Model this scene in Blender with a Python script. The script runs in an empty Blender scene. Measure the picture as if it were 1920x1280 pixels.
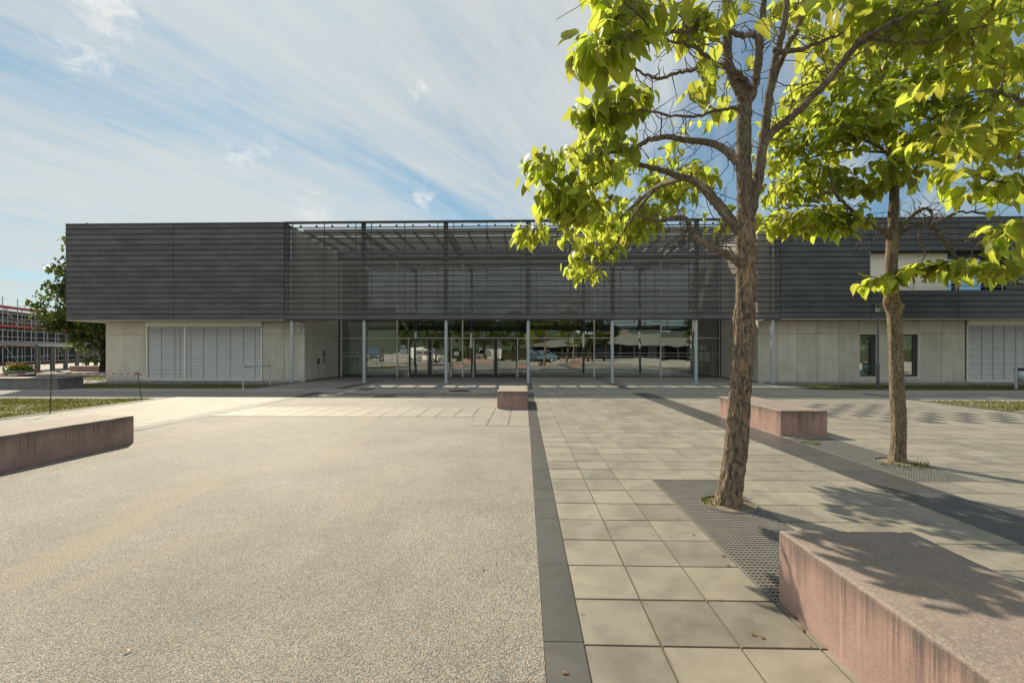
import bpy, bmesh, math, random
import numpy as np
from mathutils import Vector, noise as mnoise
R = math.radians
scene = bpy.context.scene
COL = scene.collection

# ---------------------------------------------------------------- camera
H = 1.6                       # eye height
YAW = R(1.577)
F = 853.33                    # focal length in photo pixels (16 mm on 36 mm)
cam = bpy.data.cameras.new('camera')
cam.lens = 16.0; cam.sensor_width = 36.0; cam.shift_y = 0.00964
cam.clip_start = 0.05; cam.clip_end = 3000
camo = bpy.data.objects.new('camera', cam); COL.objects.link(camo)
camo.location = (0, 0, H); camo.rotation_euler = (R(90), 0, YAW)
scene.camera = camo

# ---------------------------------------------------------------- sky, sun, exposure
SUN_EL, SUN_AZ = R(43.5), R(-33.0)          # azimuth from +Y towards +X
SUN_DIR = Vector((math.sin(SUN_AZ)*math.cos(SUN_EL), math.cos(SUN_AZ)*math.cos(SUN_EL), math.sin(SUN_EL)))
scene.view_settings.view_transform = 'Standard'
scene.view_settings.look = 'None'
scene.view_settings.exposure = 1.0
scene.view_settings.gamma = 1.0
scene.view_settings.use_curve_mapping = False
SKY_STRENGTH = 0.05
sl = bpy.data.lights.new('sun', 'SUN'); sl.energy = 3.15; sl.angle = R(0.5); sl.color = (1.0, 0.88, 0.68)
so = bpy.data.objects.new('sun', sl); COL.objects.link(so)
so.rotation_euler = (-SUN_DIR).to_track_quat('-Z', 'Y').to_euler(); so.location = (-20, 30, 40)

class NT:
    """small helper to write node trees"""
    def __init__(s, tree): s.t = tree; s.n = tree.nodes; s.l = tree.links
    def node(s, typ, **kw):
        n = s.n.new(typ)
        for k, v in kw.items(): setattr(n, k, v)
        return n
    def inp(s, sock, v):
        if v is None: return
        if isinstance(v, bpy.types.NodeSocket): s.l.new(v, sock)
        else:
            if sock.type == 'RGBA' and len(v) == 3: v = (*v, 1)
            sock.default_value = v
    def math(s, op, a, b=None, c=None, clamp=False):
        n = s.node('ShaderNodeMath', operation=op, use_clamp=clamp)
        s.inp(n.inputs[0], a); s.inp(n.inputs[1], b); s.inp(n.inputs[2], c)
        return n.outputs[0]
    def vmath(s, op, a, b=None):
        n = s.node('ShaderNodeVectorMath', operation=op)
        s.inp(n.inputs[0], a); s.inp(n.inputs[1], b)
        return n.outputs['Value'] if op in ('DOT_PRODUCT', 'LENGTH', 'DISTANCE') else n.outputs[0]
    def ramp(s, v, lo, hi, a=0.0, b=1.0):
        n = s.node('ShaderNodeMapRange', interpolation_type='SMOOTHSTEP')
        s.inp(n.inputs[0], v); n.inputs[1].default_value = lo; n.inputs[2].default_value = hi
        n.inputs[3].default_value = a; n.inputs[4].default_value = b
        return n.outputs[0]
    def mix(s, f, a, b, mode='MIX'):
        n = s.node('ShaderNodeMix', data_type='RGBA', blend_type=mode)
        s.inp(n.inputs[0], f); s.inp(n.inputs[6], a); s.inp(n.inputs[7], b)
        return n.outputs[2]
    def noise(s, vec, scale, detail=4, rough=.55, dist=0.0):
        n = s.node('ShaderNodeTexNoise')
        s.inp(n.inputs['Vector'], vec); n.inputs['Scale'].default_value = scale
        n.inputs['Detail'].default_value = detail; n.inputs['Roughness'].default_value = rough
        n.inputs['Distortion'].default_value = dist
        return n.outputs['Fac']
    def voronoi(s, vec, scale, out='Distance', feature='F1'):
        n = s.node('ShaderNodeTexVoronoi', feature=feature)
        s.inp(n.inputs['Vector'], vec); n.inputs['Scale'].default_value = scale
        return n.outputs[out]
    def comb(s, x, y, z):
        n = s.node('ShaderNodeCombineXYZ')
        for i, v in enumerate((x, y, z)): s.inp(n.inputs[i], v)
        return n.outputs[0]
    def sep(s, v):
        n = s.node('ShaderNodeSeparateXYZ'); s.inp(n.inputs[0], v); return n.outputs
    def mapping(s, v, scale=(1, 1, 1), rot=(0, 0, 0), loc=(0, 0, 0)):
        n = s.node('ShaderNodeMapping'); s.inp(n.inputs[0], v)
        n.inputs['Scale'].default_value = scale; n.inputs['Rotation'].default_value = rot; n.inputs['Location'].default_value = loc
        return n.outputs[0]

world = bpy.data.worlds.new('World'); scene.world = world; world.use_nodes = True
w = NT(world.node_tree); w.n.clear()
sky = w.node('ShaderNodeTexSky', sky_type='NISHITA', sun_disc=False)
sky.sun_elevation = SUN_EL; sky.sun_rotation = SUN_AZ
sky.air_density = 1.0; sky.dust_density = 0.5; sky.ozone_density = 1.6; sky.altitude = 500
tc = w.node('ShaderNodeTexCoord')
d = tc.outputs['Generated']
dx, dy, dz = w.sep(d)
zc = w.math('MAXIMUM', dz, 0.05)
qx = w.math('DIVIDE', dx, w.math('ADD', zc, .06)); qy = w.math('DIVIDE', dy, w.math('ADD', zc, .06))
al = w.math('ADD', w.math('MULTIPLY', qx, .42), w.math('MULTIPLY', qy, .91))
ac = w.math('SUBTRACT', w.math('MULTIPLY', qx, .91), w.math('MULTIPLY', qy, .42))
v1 = w.comb(w.math('MULTIPLY', al, .22), w.math('MULTIPLY', ac, .95), 3.3)
n1 = w.noise(v1, 1.5, 9, .6, .7)
v2 = w.comb(w.math('MULTIPLY', al, .5), w.math('MULTIPLY', ac, .8), 7.9)
n2 = w.noise(v2, .55, 4, .5, .3)
v3 = w.comb(w.math('MULTIPLY', al, .6), w.math('MULTIPLY', ac, 3.6), 1.7)
n3 = w.noise(v3, 2.0, 8, .65, .5)
sund = w.vmath('DOT_PRODUCT', d, tuple(SUN_DIR))
near = w.ramp(sund, 0.2, .85)                       # cirrus veil is densest round the sun
c = w.math('ADD', w.math('MULTIPLY', n1, 1.0), w.math('MULTIPLY', n2, .75))
c = w.math('ADD', c, w.math('MULTIPLY', n3, .42))
c = w.math('ADD', c, w.math('MULTIPLY', near, .25))
c = w.math('ADD', c, w.ramp(dy, .15, -.55, 0, .22))  # extra cloud cover added behind the camera, fill for the shaded side
cir = w.ramp(c, .96, 1.42, .08, .90)
# a few small cumulus puffs, each round a direction in the sky
puff = None
for (ax, ay, az, rad) in ((-.60, .634, .486, .075), (-.496, .795, .349, .055), (-.416, .868, .272, .045), (-.211, .925, .315, .035), (-.204, .848, .489, .03), (-.64, .638, .429, .045)):
    dv = Vector((ax, ay, az)).normalized()
    r_ = w.math('DISTANCE', 0, 0) if False else w.vmath('DISTANCE', d, tuple(dv))
    m_ = w.ramp(r_, 0.0, rad*1.5, 1.0, 0.0)
    puff = m_ if puff is None else w.math('MAXIMUM', puff, m_)
n4 = w.noise(w.mapping(d, (1.0, 1.0, 1.5)), 17, 8, .68, .5)
puff = w.ramp(w.math('ADD', w.math('MULTIPLY', puff, .75), w.math('MULTIPLY', w.math('SUBTRACT', n4, .5), 2.6)), .36, 1.15, 0, .8)
back = w.ramp(dy, .15, -.55)                        # unseen brighter cloud added behind the camera to lift the shaded fronts
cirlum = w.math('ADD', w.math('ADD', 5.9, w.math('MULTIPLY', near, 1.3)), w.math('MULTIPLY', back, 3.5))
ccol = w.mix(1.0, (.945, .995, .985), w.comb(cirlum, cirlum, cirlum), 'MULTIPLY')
skyb = w.mix(1.0, sky.outputs[0], (.66, .95, .93), 'MULTIPLY')
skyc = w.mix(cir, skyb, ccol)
pc = w.mix(1.0, (1.0, 1.0, .98), w.comb(w.math('ADD', cirlum, 1.8), w.math('ADD', cirlum, 1.8), w.math('ADD', cirlum, 1.8)), 'MULTIPLY')
skyc = w.mix(puff, skyc, pc)
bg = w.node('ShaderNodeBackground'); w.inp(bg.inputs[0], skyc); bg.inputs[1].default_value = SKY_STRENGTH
wo = w.node('ShaderNodeOutputWorld'); w.l.new(bg.outputs[0], wo.inputs[0])

# ---------------------------------------------------------------- survey helpers
_c, _s = math.cos(YAW), math.sin(YAW)
def at(px, py, Z):
    """point seen at a photo pixel, Z metres in front of the camera"""
    u = (px-960)/F; v = (658.5-py)/F
    return Vector((Z*(u*_c-_s), Z*(u*_s+_c), H+v*Z))
def onplane(px, py, Y):
    u = (px-960)/F; return at(px, py, Y/(_c+u*_s))
def wx(px, Y): return onplane(px, 658.5, Y).x

# ---------------------------------------------------------------- object helpers
def link(o):
    COL.objects.link(o); return o
def tag(o, label=None, cat=None, group=None, kind=None):
    if label: o['label'] = label
    if cat: o['category'] = cat
    if group: o['group'] = group
    if kind: o['kind'] = kind
    return o
def thing(name, loc, label, cat, group=None, rz=0):
    o = link(bpy.data.objects.new(name, None)); o.location = loc; o.rotation_euler = (0, 0, rz)
    o.empty_display_size = .3
    return tag(o, label, cat, group)
def copy_tree(o, parent=None):
    c = o.copy(); COL.objects.link(c)
    if parent: c.parent = parent
    for ch in list(o.children): copy_tree(ch, c)
    return c
def worldloc(o):
    v = Vector((0, 0, 0))
    while o is not None: v += o.location; o = o.parent
    return v

class MB:
    """collects shapes and links them as ONE mesh object"""
    def __init__(s): s.v = []; s.f = []; s.m = []; s.smooth = []
    def add(s, vs, fs, mi=0, sm=False):
        b = len(s.v); s.v += [tuple(v) for v in vs]
        for f in fs:
            s.f.append(tuple(b+i for i in f)); s.m.append(mi); s.smooth.append(sm)
        return s
    def box(s, x0, x1, y0, y1, z0, z1, mi=0):
        vs = [(x0,y0,z0),(x1,y0,z0),(x1,y1,z0),(x0,y1,z0),(x0,y0,z1),(x1,y0,z1),(x1,y1,z1),(x0,y1,z1)]
        return s.add(vs, [(3,2,1,0),(4,5,6,7),(0,1,5,4),(1,2,6,5),(2,3,7,6),(3,0,4,7)], mi)
    def quad(s, a, b, c, d, mi=0): return s.add([a, b, c, d], [(0,1,2,3)], mi)
    def bar(s, a, b, w, h, mi=0, up=(0,0,1)):
        a, b = Vector(a), Vector(b); t = (b-a).normalized(); up = Vector(up)
        if abs(t.dot(up)) > .98: up = Vector((0,1,0))
        sx = t.cross(up).normalized()*w/2; sz = sx.cross(t).normalized()*h/2
        vs = [a-sx-sz,a+sx-sz,a+sx+sz,a-sx+sz,b-sx-sz,b+sx-sz,b+sx+sz,b-sx+sz]
        return s.add(vs, [(0,1,2,3),(7,6,5,4),(1,0,4,5),(2,1,5,6),(3,2,6,7),(0,3,7,4)], mi)
    def tube(s, pts, rad, n=10, mi=0, cap=True):
        pts = [Vector(p) for p in pts]; m = len(pts)
        rad = rad if hasattr(rad, '__len__') else [rad]*m
        t0 = (pts[1]-pts[0]).normalized()
        ref = Vector((0,0,1)) if abs(t0.z) < .9 else Vector((1,0,0))
        nx = t0.cross(ref).normalized(); vs = []
        for i, p in enumerate(pts):
            t = (pts[min(i+1,m-1)]-pts[max(i-1,0)]).normalized()
            nx = (nx-t*nx.dot(t)).normalized(); ny = t.cross(nx)
            for k in range(n):
                a = 2*math.pi*k/n; vs.append(p+(nx*math.cos(a)+ny*math.sin(a))*rad[i])
        fs = [(i*n+k, i*n+(k+1)%n, (i+1)*n+(k+1)%n, (i+1)*n+k) for i in range(m-1) for k in range(n)]
        s.add(vs, fs, mi, True)
        if cap:
            s.add(vs[:n], [tuple(range(n-1,-1,-1))], mi); s.add(vs[-n:], [tuple(range(n))], mi)
        return s
    def lathe(s, c, prof, n=20, mi=0):
        c = Vector(c)
        vs = [c+Vector((r*math.cos(2*math.pi*k/n), r*math.sin(2*math.pi*k/n), z)) for r, z in prof for k in range(n)]
        m = len(prof)
        fs = [(i*n+k, i*n+(k+1)%n, (i+1)*n+(k+1)%n, (i+1)*n+k) for i in range(m-1) for k in range(n)]
        return s.add(vs, fs, mi, True)
    def prism(s, prof, axis, a0, a1, mi=0):
        """polygon profile extruded along axis ('x': profile is (y,z); 'y': profile is (x,z))"""
        n = len(prof)
        def P(a, q): return (a, q[0], q[1]) if axis == 'x' else (q[0], a, q[1])
        vs = [P(a0, q) for q in prof]+[P(a1, q) for q in prof]
        fs = [tuple(range(n)), tuple(range(2*n-1, n-1, -1))]+[(i, n+i, n+(i+1)%n, (i+1)%n) for i in range(n)]
        return s.add(vs, fs, mi)
    def build(s, name, mats, parent=None, bevel=0, local=False):
        off = Vector((0,0,0)) if (parent is None or local) else worldloc(parent)
        me = bpy.data.meshes.new(name)
        me.from_pydata([(v[0]-off.x, v[1]-off.y, v[2]-off.z) for v in s.v], [], s.f)
        if not isinstance(mats, (list, tuple)): mats = [mats]
        for m in mats: me.materials.append(m)
        me.polygons.foreach_set('material_index', s.m)
        me.polygons.foreach_set('use_smooth', s.smooth)
        me.update()
        if bevel:
            bm = bmesh.new(); bm.from_mesh(me)
            bmesh.ops.bevel(bm, geom=bm.edges[:], offset=bevel, segments=2, profile=.5, affect='EDGES')
            bm.to_mesh(me); bm.free()
        o = link(bpy.data.objects.new(name, me))
        if parent: o.parent = parent
        return o

def mesh_np(name, verts, quads, mat, parent=None, smooth=True, tris=None):
    """mesh straight from arrays; quads and tris index verts"""
    off = worldloc(parent) if parent else Vector((0,0,0))
    verts = np.asarray(verts, dtype=np.float32)-np.array(off, dtype=np.float32)
    me = bpy.data.meshes.new(name)
    loops = []; starts = []; tot = 0; nq = len(quads); nt = 0 if tris is None else len(tris)
    lq = np.asarray(quads, dtype=np.int32).reshape(-1)
    lt = np.zeros(0, np.int32) if tris is None else np.asarray(tris, dtype=np.int32).reshape(-1)
    me.vertices.add(len(verts)); me.vertices.foreach_set('co', verts.reshape(-1))
    me.loops.add(len(lq)+len(lt)); me.loops.foreach_set('vertex_index', np.concatenate([lq, lt]))
    me.polygons.add(nq+nt)
    me.polygons.foreach_set('loop_start', np.concatenate([np.arange(nq)*4, len(lq)+np.arange(nt)*3]).astype(np.int32))
    me.polygons.foreach_set('use_smooth', np.full(nq+nt, smooth))
    me.materials.append(mat); me.update(calc_edges=True); me.validate()
    o = link(bpy.data.objects.new(name, me))
    if parent: o.parent = parent
    return o

# ---------------------------------------------------------------- materials
def newmat(name):
    m = bpy.data.materials.new(name); m.use_nodes = True
    t = NT(m.node_tree); t.n.clear()
    out = t.node('ShaderNodeOutputMaterial')
    return m, t, out
def pbsdf(t, col, rough=.6, metal=0.0, spec=.5, bump=None, bstr=.3, bdist=.01, sheen=0.0):
    p = t.node('ShaderNodeBsdfPrincipled')
    if sheen:                                   # dusty mineral surfaces brighten at grazing view
        p.inputs['Sheen Weight'].default_value = sheen; p.inputs['Sheen Roughness'].default_value = .45; p.inputs['Sheen Tint'].default_value = (1, .96, .88, 1)
    t.inp(p.inputs['Base Color'], col); t.inp(p.inputs['Roughness'], rough)
    t.inp(p.inputs['Metallic'], metal); t.inp(p.inputs['Specular IOR Level'], spec)
    if bump is not None:
        b = t.node('ShaderNodeBump'); b.inputs['Strength'].default_value = bstr; b.inputs['Distance'].default_value = bdist
        t.inp(b.inputs['Height'], bump); t.l.new(b.outputs[0], p.inputs['Normal'])
    return p
def pos(t): return t.node('ShaderNodeNewGeometry').outputs['Position']
def objc(t): return t.node('ShaderNodeTexCoord').outputs['Object']
def simple(name, col, rough=.5, metal=0.0, spec=.5, var=.25, scale=3.0, fine=60.0, bstr=.0):
    """painted / metal / plastic surface with a little uneven tone"""
    m, t, out = newmat(name); v = objc(t)
    n = t.noise(v, scale, 5, .6); n2 = t.noise(v, fine, 3, .6)
    k = t.math('ADD', 1-var, t.math('ADD', t.math('MULTIPLY', n, var*1.5), t.math('MULTIPLY', n2, var*.5)))
    c = t.mix(1.0, col, t.comb(k, k, k), 'MULTIPLY')
    r = t.math('ADD', rough-.06, t.math('MULTIPLY', n, .12))
    p = pbsdf(t, c, r, metal, spec, n2 if bstr else None, bstr, .004)
    t.l.new(p.outputs[0], out.inputs[0]); return m
def island(t): return t.node('ShaderNodeNewGeometry').outputs['Random Per Island']

def mat_tiles(name, base, var=.10, rough=.62, stain=.35, sheen=.24):
    """concrete paving slabs: every slab its own tone, fine sand grain, stains"""
    m, t, out = newmat(name); v = pos(t)
    r = island(t)
    g = t.noise(v, 150, 4, .8); g2 = t.noise(v, 38, 4, .6); big = t.noise(v, .55, 5, .6, .4); mid = t.noise(v, 3.2, 6, .62, .3)
    k = t.math('ADD', 1-var, t.math('MULTIPLY', r, var*1.5))
    k = t.math('MULTIPLY', k, t.math('ADD', .52, t.math('MULTIPLY', g, .96)))
    k = t.math('MULTIPLY', k, t.ramp(mid, .30, .62, 1-stain*.55, 1.06))
    k = t.math('MULTIPLY', k, t.ramp(big, .3, .7, 1-stain*.35, 1.05))
    c = t.mix(1.0, base, t.comb(k, k, k), 'MULTIPLY')
    c = t.mix(t.ramp(g2, .52, .74, 0, .30), c, tuple(x*.72 for x in base))
    # dark chewing-gum like spots
    s_ = t.voronoi(v, 2.1); c = t.mix(t.ramp(s_, .035, .055, .55, 0), c, (.05, .048, .045))
    # hue drifts a little between slabs
    c = t.mix(t.math('MULTIPLY', r, .25), c, tuple(a*b for a, b in zip(base, (1.04, .98, .88))))
    p = pbsdf(t, c, t.math('ADD', rough-.05, t.math('MULTIPLY', mid, .14)), 0, .5, t.math('ADD', g, t.math('MULTIPLY', g2, .8)), .32, .004, sheen)
    t.l.new(p.outputs[0], out.inputs[0]); return m

def mat_aggregate(name, tone=1.0, scale=105.0):
    """exposed aggregate asphalt: small rounded chippings"""
    m, t, out = newmat(name); v = pos(t)
    vz = t.mapping(v, (1, 1, .3))
    dn = t.node('ShaderNodeTexVoronoi', feature='F1'); t.inp(dn.inputs['Vector'], vz); dn.inputs['Scale'].default_value = scale
    rnd = t.sep(dn.outputs['Color'])[0]; hue = t.sep(dn.outputs['Color'])[1]
    dist = dn.outputs['Distance']
    c = t.mix(rnd, (.20*tone, .182*tone, .152*tone), (.49*tone, .455*tone, .39*tone))
    c = t.mix(t.ramp(hue, .84, .95), c, (.40*tone, .29*tone, .185*tone))
    c = t.mix(t.ramp(hue, .16, .05), c, (.15*tone, .15*tone, .15*tone))
    c = t.mix(t.ramp(dist, .38, .72, 0, .78), c, (.085*tone, .078*tone, .065*tone))
    big = t.noise(v, .5, 5, .6, .5)
    k = t.math('MULTIPLY', t.ramp(big, .3, .7, .78, 1.10), t.ramp(t.noise(v, 4.5, 5, .65, .3), .3, .7, .92, 1.06))
    c = t.mix(1.0, c, t.comb(k, k, k), 'MULTIPLY')
    # faint rusty tracks left by a sweeper, running diagonally
    st = t.noise(t.mapping(v, (.9, .16, 1), (0, 0, R(-52))), 1.1, 5, .6, .6)
    c = t.mix(t.ramp(st, .53, .68, 0, .55), c, (.30*tone, .235*tone, .15*tone))
    hgt = t.math('SUBTRACT', 1.0, t.math('MULTIPLY', dist, 1.2))
    p = pbsdf(t, c, .62, 0, .5, hgt, .75, .006, .04)
    t.l.new(p.outputs[0], out.inputs[0]); return m

def mat_slab(name, base, rough=.42):
    m, t, out = newmat(name); v = pos(t); r = island(t)
    n = t.noise(v, 5, 6, .62, .3); f = t.noise(v, 120, 3, .7)
    k = t.math('MULTIPLY', t.math('ADD', .85, t.math('MULTIPLY', r, .3)), t.math('ADD', .7, t.math('MULTIPLY', n, .6)))
    c = t.mix(1.0, base, t.comb(k, k, k), 'MULTIPLY')
    c = t.mix(t.ramp(t.noise(v, 1.4, 6, .6, .8), .56, .75, 0, .3), c, tuple(x*1.7 for x in base))
    p = pbsdf(t, c, t.math('ADD', rough-.06, t.math('MULTIPLY', n, .15)), 0, .5, f, .15, .003)
    t.l.new(p.outputs[0], out.inputs[0]); return m

def mat_concrete(name, base, rough=.75):
    """fair-faced wall concrete: board tone drift, pores, faint runs"""
    m, t, out = newmat(name); v = pos(t); r = island(t)
    b = t.noise(v, .9, 6, .6, .4); f = t.noise(v, 45, 4, .65)
    runs = t.noise(t.mapping(v, (5, 5, .35)), 1.0, 5, .6)
    k = t.math('MULTIPLY', t.ramp(b, .25, .75, .84, 1.10), t.math('ADD', .90, t.math('MULTIPLY', f, .2)))
    k = t.math('MULTIPLY', k, t.ramp(runs, .35, .65, .93, 1.04))
    k = t.math('MULTIPLY', k, t.math('ADD', .93, t.math('MULTIPLY', r, .12)))
    c = t.mix(1.0, base, t.comb(k, k, k), 'MULTIPLY')
    c = t.mix(t.ramp(t.voronoi(v, 9), .04, .07, .5, 0), c, tuple(x*.5 for x in base))
    p = pbsdf(t, c, rough, 0, .4, f, .12, .004)
    t.l.new(p.outputs[0], out.inputs[0]); return m

def mat_bench(name, base, dirt=(.06, .052, .045)):
    """acid-washed red concrete block: grey weathered top, streaks running down the sides"""
    m, t, out = newmat(name); v = objc(t)
    g = t.noise(v, 150, 4, .7); b = t.noise(v, 4, 6, .62, .3); z = t.sep(v)[2]
    nz = t.sep(t.node('ShaderNodeNewGeometry').outputs['Normal'])[2]
    k = t.math('MULTIPLY', t.math('ADD', .52, t.math('MULTIPLY', g, .96)), t.ramp(b, .3, .7, .85, 1.1))
    c = t.mix(1.0, base, t.comb(k, k, k), 'MULTIPLY')
    st = t.noise(t.mapping(v, (60, 60, .9)), 1.0, 6, .8)
    st2 = t.noise(t.mapping(v, (5, 5, .5)), 1.0, 4, .6)
    hgt = t.ramp(z, .05, .46, .12, 1.0)
    s_ = t.math('MULTIPLY', t.ramp(t.math('ADD', t.math('MULTIPLY', st, .75), t.math('MULTIPLY', st2, .45)), .55, .74), hgt)
    c = t.mix(t.math('MULTIPLY', s_, .85), c, dirt)
    c = t.mix(t.math('MULTIPLY', t.ramp(t.math('ADD', z, t.math('MULTIPLY', st, .16)), .40, .54), t.ramp(g, .40, .60, .45, .85)), c, tuple(x*2.2 for x in dirt))
    pale = t.noise(t.mapping(v, (30, 30, .7), (0,0,0), (3,7,1)), 1.0, 3, .6)
    c = t.mix(t.math('MULTIPLY', t.ramp(pale, .58, .75, 0, .35), t.ramp(z, .46, .2, .2, 1)), c, tuple(min(1, x*1.5+.04) for x in base))
    top = t.ramp(nz, .6, .95)
    spk = t.voronoi(v, 90, 'Color'); sp = t.sep(spk)[0]
    tc_ = t.mix(t.ramp(sp, .55, .95, 0, .8), (.24, .20, .17), (.36, .305, .262))
    tc_ = t.mix(t.ramp(g, .38, .60, .6, 0), tc_, (.12, .098, .082))
    tc_ = t.mix(t.ramp(t.noise(v, 2.3, 6, .6, .5), .4, .7, .0, .45), tc_, (.34, .25, .205))
    c = t.mix(top, c, tc_)
    lich = t.ramp(t.noise(v, 26, 4, .6), .66, .74, 0, .55)
    c = t.mix(t.math('MULTIPLY', lich, t.ramp(z, .2, .46)), c, (.30, .235, .10))
    por = t.ramp(t.voronoi(v, 30), .06, .11, 1.0, 0.0)
    c = t.mix(t.math('MULTIPLY', por, .7), c, (.05, .04, .035))
    hh = t.math('SUBTRACT', t.math('ADD', g, t.math('MULTIPLY', b, .5)), t.math('MULTIPLY', por, 1.2))
    p = pbsdf(t, c, .68, 0, .45, hh, .40, .006)
    t.l.new(p.outputs[0], out.inputs[0]); return m

def mat_cladding(name, base):
    """dark pre-weathered zinc boards with cloudy sheen"""
    m, t, out = newmat(name); v = pos(t); r = island(t)
    cl = t.noise(t.mapping(v, (.55, 1, 1.3)), 1.4, 5, .6, .4)
    sm = t.noise(t.mapping(v, (3.5, 1, 1.0)), 2.0, 5, .65)
    k = t.math('MULTIPLY', t.ramp(cl, .3, .72, .78, 1.35), t.math('ADD', .88, t.math('MULTIPLY', r, .24)))
    c = t.mix(1.0, base, t.comb(k, k, k), 'MULTIPLY')
    c = t.mix(t.ramp(sm, .5, .75, 0, .5), c, (base[0]*1.5, base[1]*1.68, base[2]*1.82))
    sp = t.ramp(t.voronoi(v, 1.3), .012, .02, .75, 0)
    c = t.mix(sp, c, (.30, .29, .27))
    p = pbsdf(t, c, t.math('ADD', .34, t.math('MULTIPLY', sm, .22)), .25, .5)
    t.l.new(p.outputs[0], out.inputs[0]); return m

def mat_mesh(name, base, cover):
    """fine perforated sheet: holes let part of the light straight through"""
    m, t, out = newmat(name); v = pos(t)
    n = t.noise(t.mapping(v, (.8, 1, 2)), 1.5, 4, .6)
    k = t.ramp(n, .3, .7, .85, 1.15)
    c = t.mix(1.0, base, t.comb(k, k, k), 'MULTIPLY')
    p = pbsdf(t, c, .5, .2, .5)
    tr = t.node('ShaderNodeBsdfTransparent'); mx = t.node('ShaderNodeMixShader')
    mx.inputs[0].default_value = cover
    t.l.new(tr.outputs[0], mx.inputs[1]); t.l.new(p.outputs[0], mx.inputs[2]); t.l.new(mx.outputs[0], out.inputs[0]); return m

def mat_glass(name, refl=.24, tint=(.84, .88, .85), wav=.0030, scale=.6, coat=(.93, 1.0, .97)):
    """coated insulating glass: see-through with a strong, slightly wavy reflection"""
    m, t, out = newmat(name); v = pos(t)
    n = t.noise(t.mapping(v, (.7, 1, 1.4)), scale, 2, .5)
    b = t.node('ShaderNodeBump'); b.inputs['Strength'].default_value = 1.0; b.inputs['Distance'].default_value = wav
    t.inp(b.inputs['Height'], n)
    g = t.node('ShaderNodeBsdfGlossy'); g.inputs['Roughness'].default_value = .0; t.inp(g.inputs['Color'], (*coat, 1))
    t.l.new(b.outputs[0], g.inputs['Normal'])
    tr = t.node('ShaderNodeBsdfTransparent'); t.inp(tr.inputs[0], tint)
    fr = t.node('ShaderNodeFresnel'); fr.inputs[0].default_value = 1.45
    fac = t.math('ADD', refl, t.math('MULTIPLY', fr.outputs[0], 1-refl), clamp=True)
    mx = t.node('ShaderNodeMixShader'); t.l.new(fac, mx.inputs[0])
    t.l.new(tr.outputs[0], mx.inputs[1]); t.l.new(g.outputs[0], mx.inputs[2]); t.l.new(mx.outputs[0], out.inputs[0]); return m

def mat_leaf(name, front, trans, sat=.5, var=.5, tw=.55, spec=.45):
    m, t, out = newmat(name); r = island(t); v = objc(t)
    n = t.noise(v, .9, 3, .5)
    k = t.math('ADD', 1-var*.5, t.math('MULTIPLY', r, var))
    k = t.math('MULTIPLY', k, t.math('ADD', .82, t.math('MULTIPLY', t.noise(v, 45, 3, .6), .36)))
    c = t.mix(1.0, t.mix(t.ramp(n, .35, .65), front, tuple(a*b for a, b in zip(front, (.75, .92, .8)))), t.comb(k, k, k), 'MULTIPLY')
    c2 = t.mix(1.0, t.mix(r, trans, tuple(a*b for a, b in zip(trans, (.72, .92, .7)))), t.comb(k, k, k), 'MULTIPLY')
    p = pbsdf(t, c, .42, 0, spec)
    tl = t.node('ShaderNodeBsdfTranslucent'); t.l.new(c2, tl.inputs[0])
    mx = t.node('ShaderNodeMixShader'); mx.inputs[0].default_value = tw
    t.l.new(p.outputs[0], mx.inputs[1]); t.l.new(tl.outputs[0], mx.inputs[2]); t.l.new(mx.outputs[0], out.inputs[0]); return m

def mat_bark(name, a, b, c_, scale=1.0):
    m, t, out = newmat(name); v = objc(t)
    fl = t.noise(t.mapping(v, (27*scale, 27*scale, 7.5*scale)), 1.0, 8, .8, 1.6)
    pt = t.noise(t.mapping(v, (7, 7, 2.4)), 1.0, 5, .65, .5)
    g = t.noise(v, 90, 3, .7)
    c = t.mix(t.ramp(fl, .41, .60), a, b)
    c = t.mix(t.math('MULTIPLY', t.ramp(pt, .52, .68), .75), c, c_)
    c = t.mix(t.ramp(g, .62, .8, 0, .5), c, (.30, .28, .24))
    hh = t.math('ADD', fl, t.math('MULTIPLY', g, .3))
    p = pbsdf(t, c, .85, 0, .25, hh, .9, .02)
    t.l.new(p.outputs[0], out.inputs[0]); return m

def mat_ground(name, a, b, scale=1.2, fine=90, bstr=.5, rough=.8, c_=None):
    m, t, out = newmat(name); v = pos(t)
    n = t.noise(v, scale, 6, .62, .4); f = t.noise(v, fine, 4, .7)
    c = t.mix(t.ramp(n, .3, .7), a, b)
    k = t.math('ADD', .68, t.math('MULTIPLY', f, .64))
    c = t.mix(1.0, c, t.comb(k, k, k), 'MULTIPLY')
    if c_: c = t.mix(t.ramp(t.noise(v, scale*4, 5, .6), .55, .7, 0, .8), c, c_)
    p = pbsdf(t, c, rough, 0, .35, f, bstr, .012)
    t.l.new(p.outputs[0], out.inputs[0]); return m

def mat_stones(name, a, b, scale=22):
    m, t, out = newmat(name); v = pos(t)
    dn = t.node('ShaderNodeTexVoronoi'); t.inp(dn.inputs['Vector'], v); dn.inputs['Scale'].default_value = scale
    c = t.mix(t.sep(dn.outputs['Color'])[0], a, b)
    c = t.mix(t.ramp(dn.outputs['Distance'], .4, .75), c, (.05, .05, .045))
    p = pbsdf(t, c, .75, 0, .4, t.math('SUBTRACT', 1, dn.outputs['Distance']), .9, .02)
    t.l.new(p.outputs[0], out.inputs[0]); return m

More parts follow.
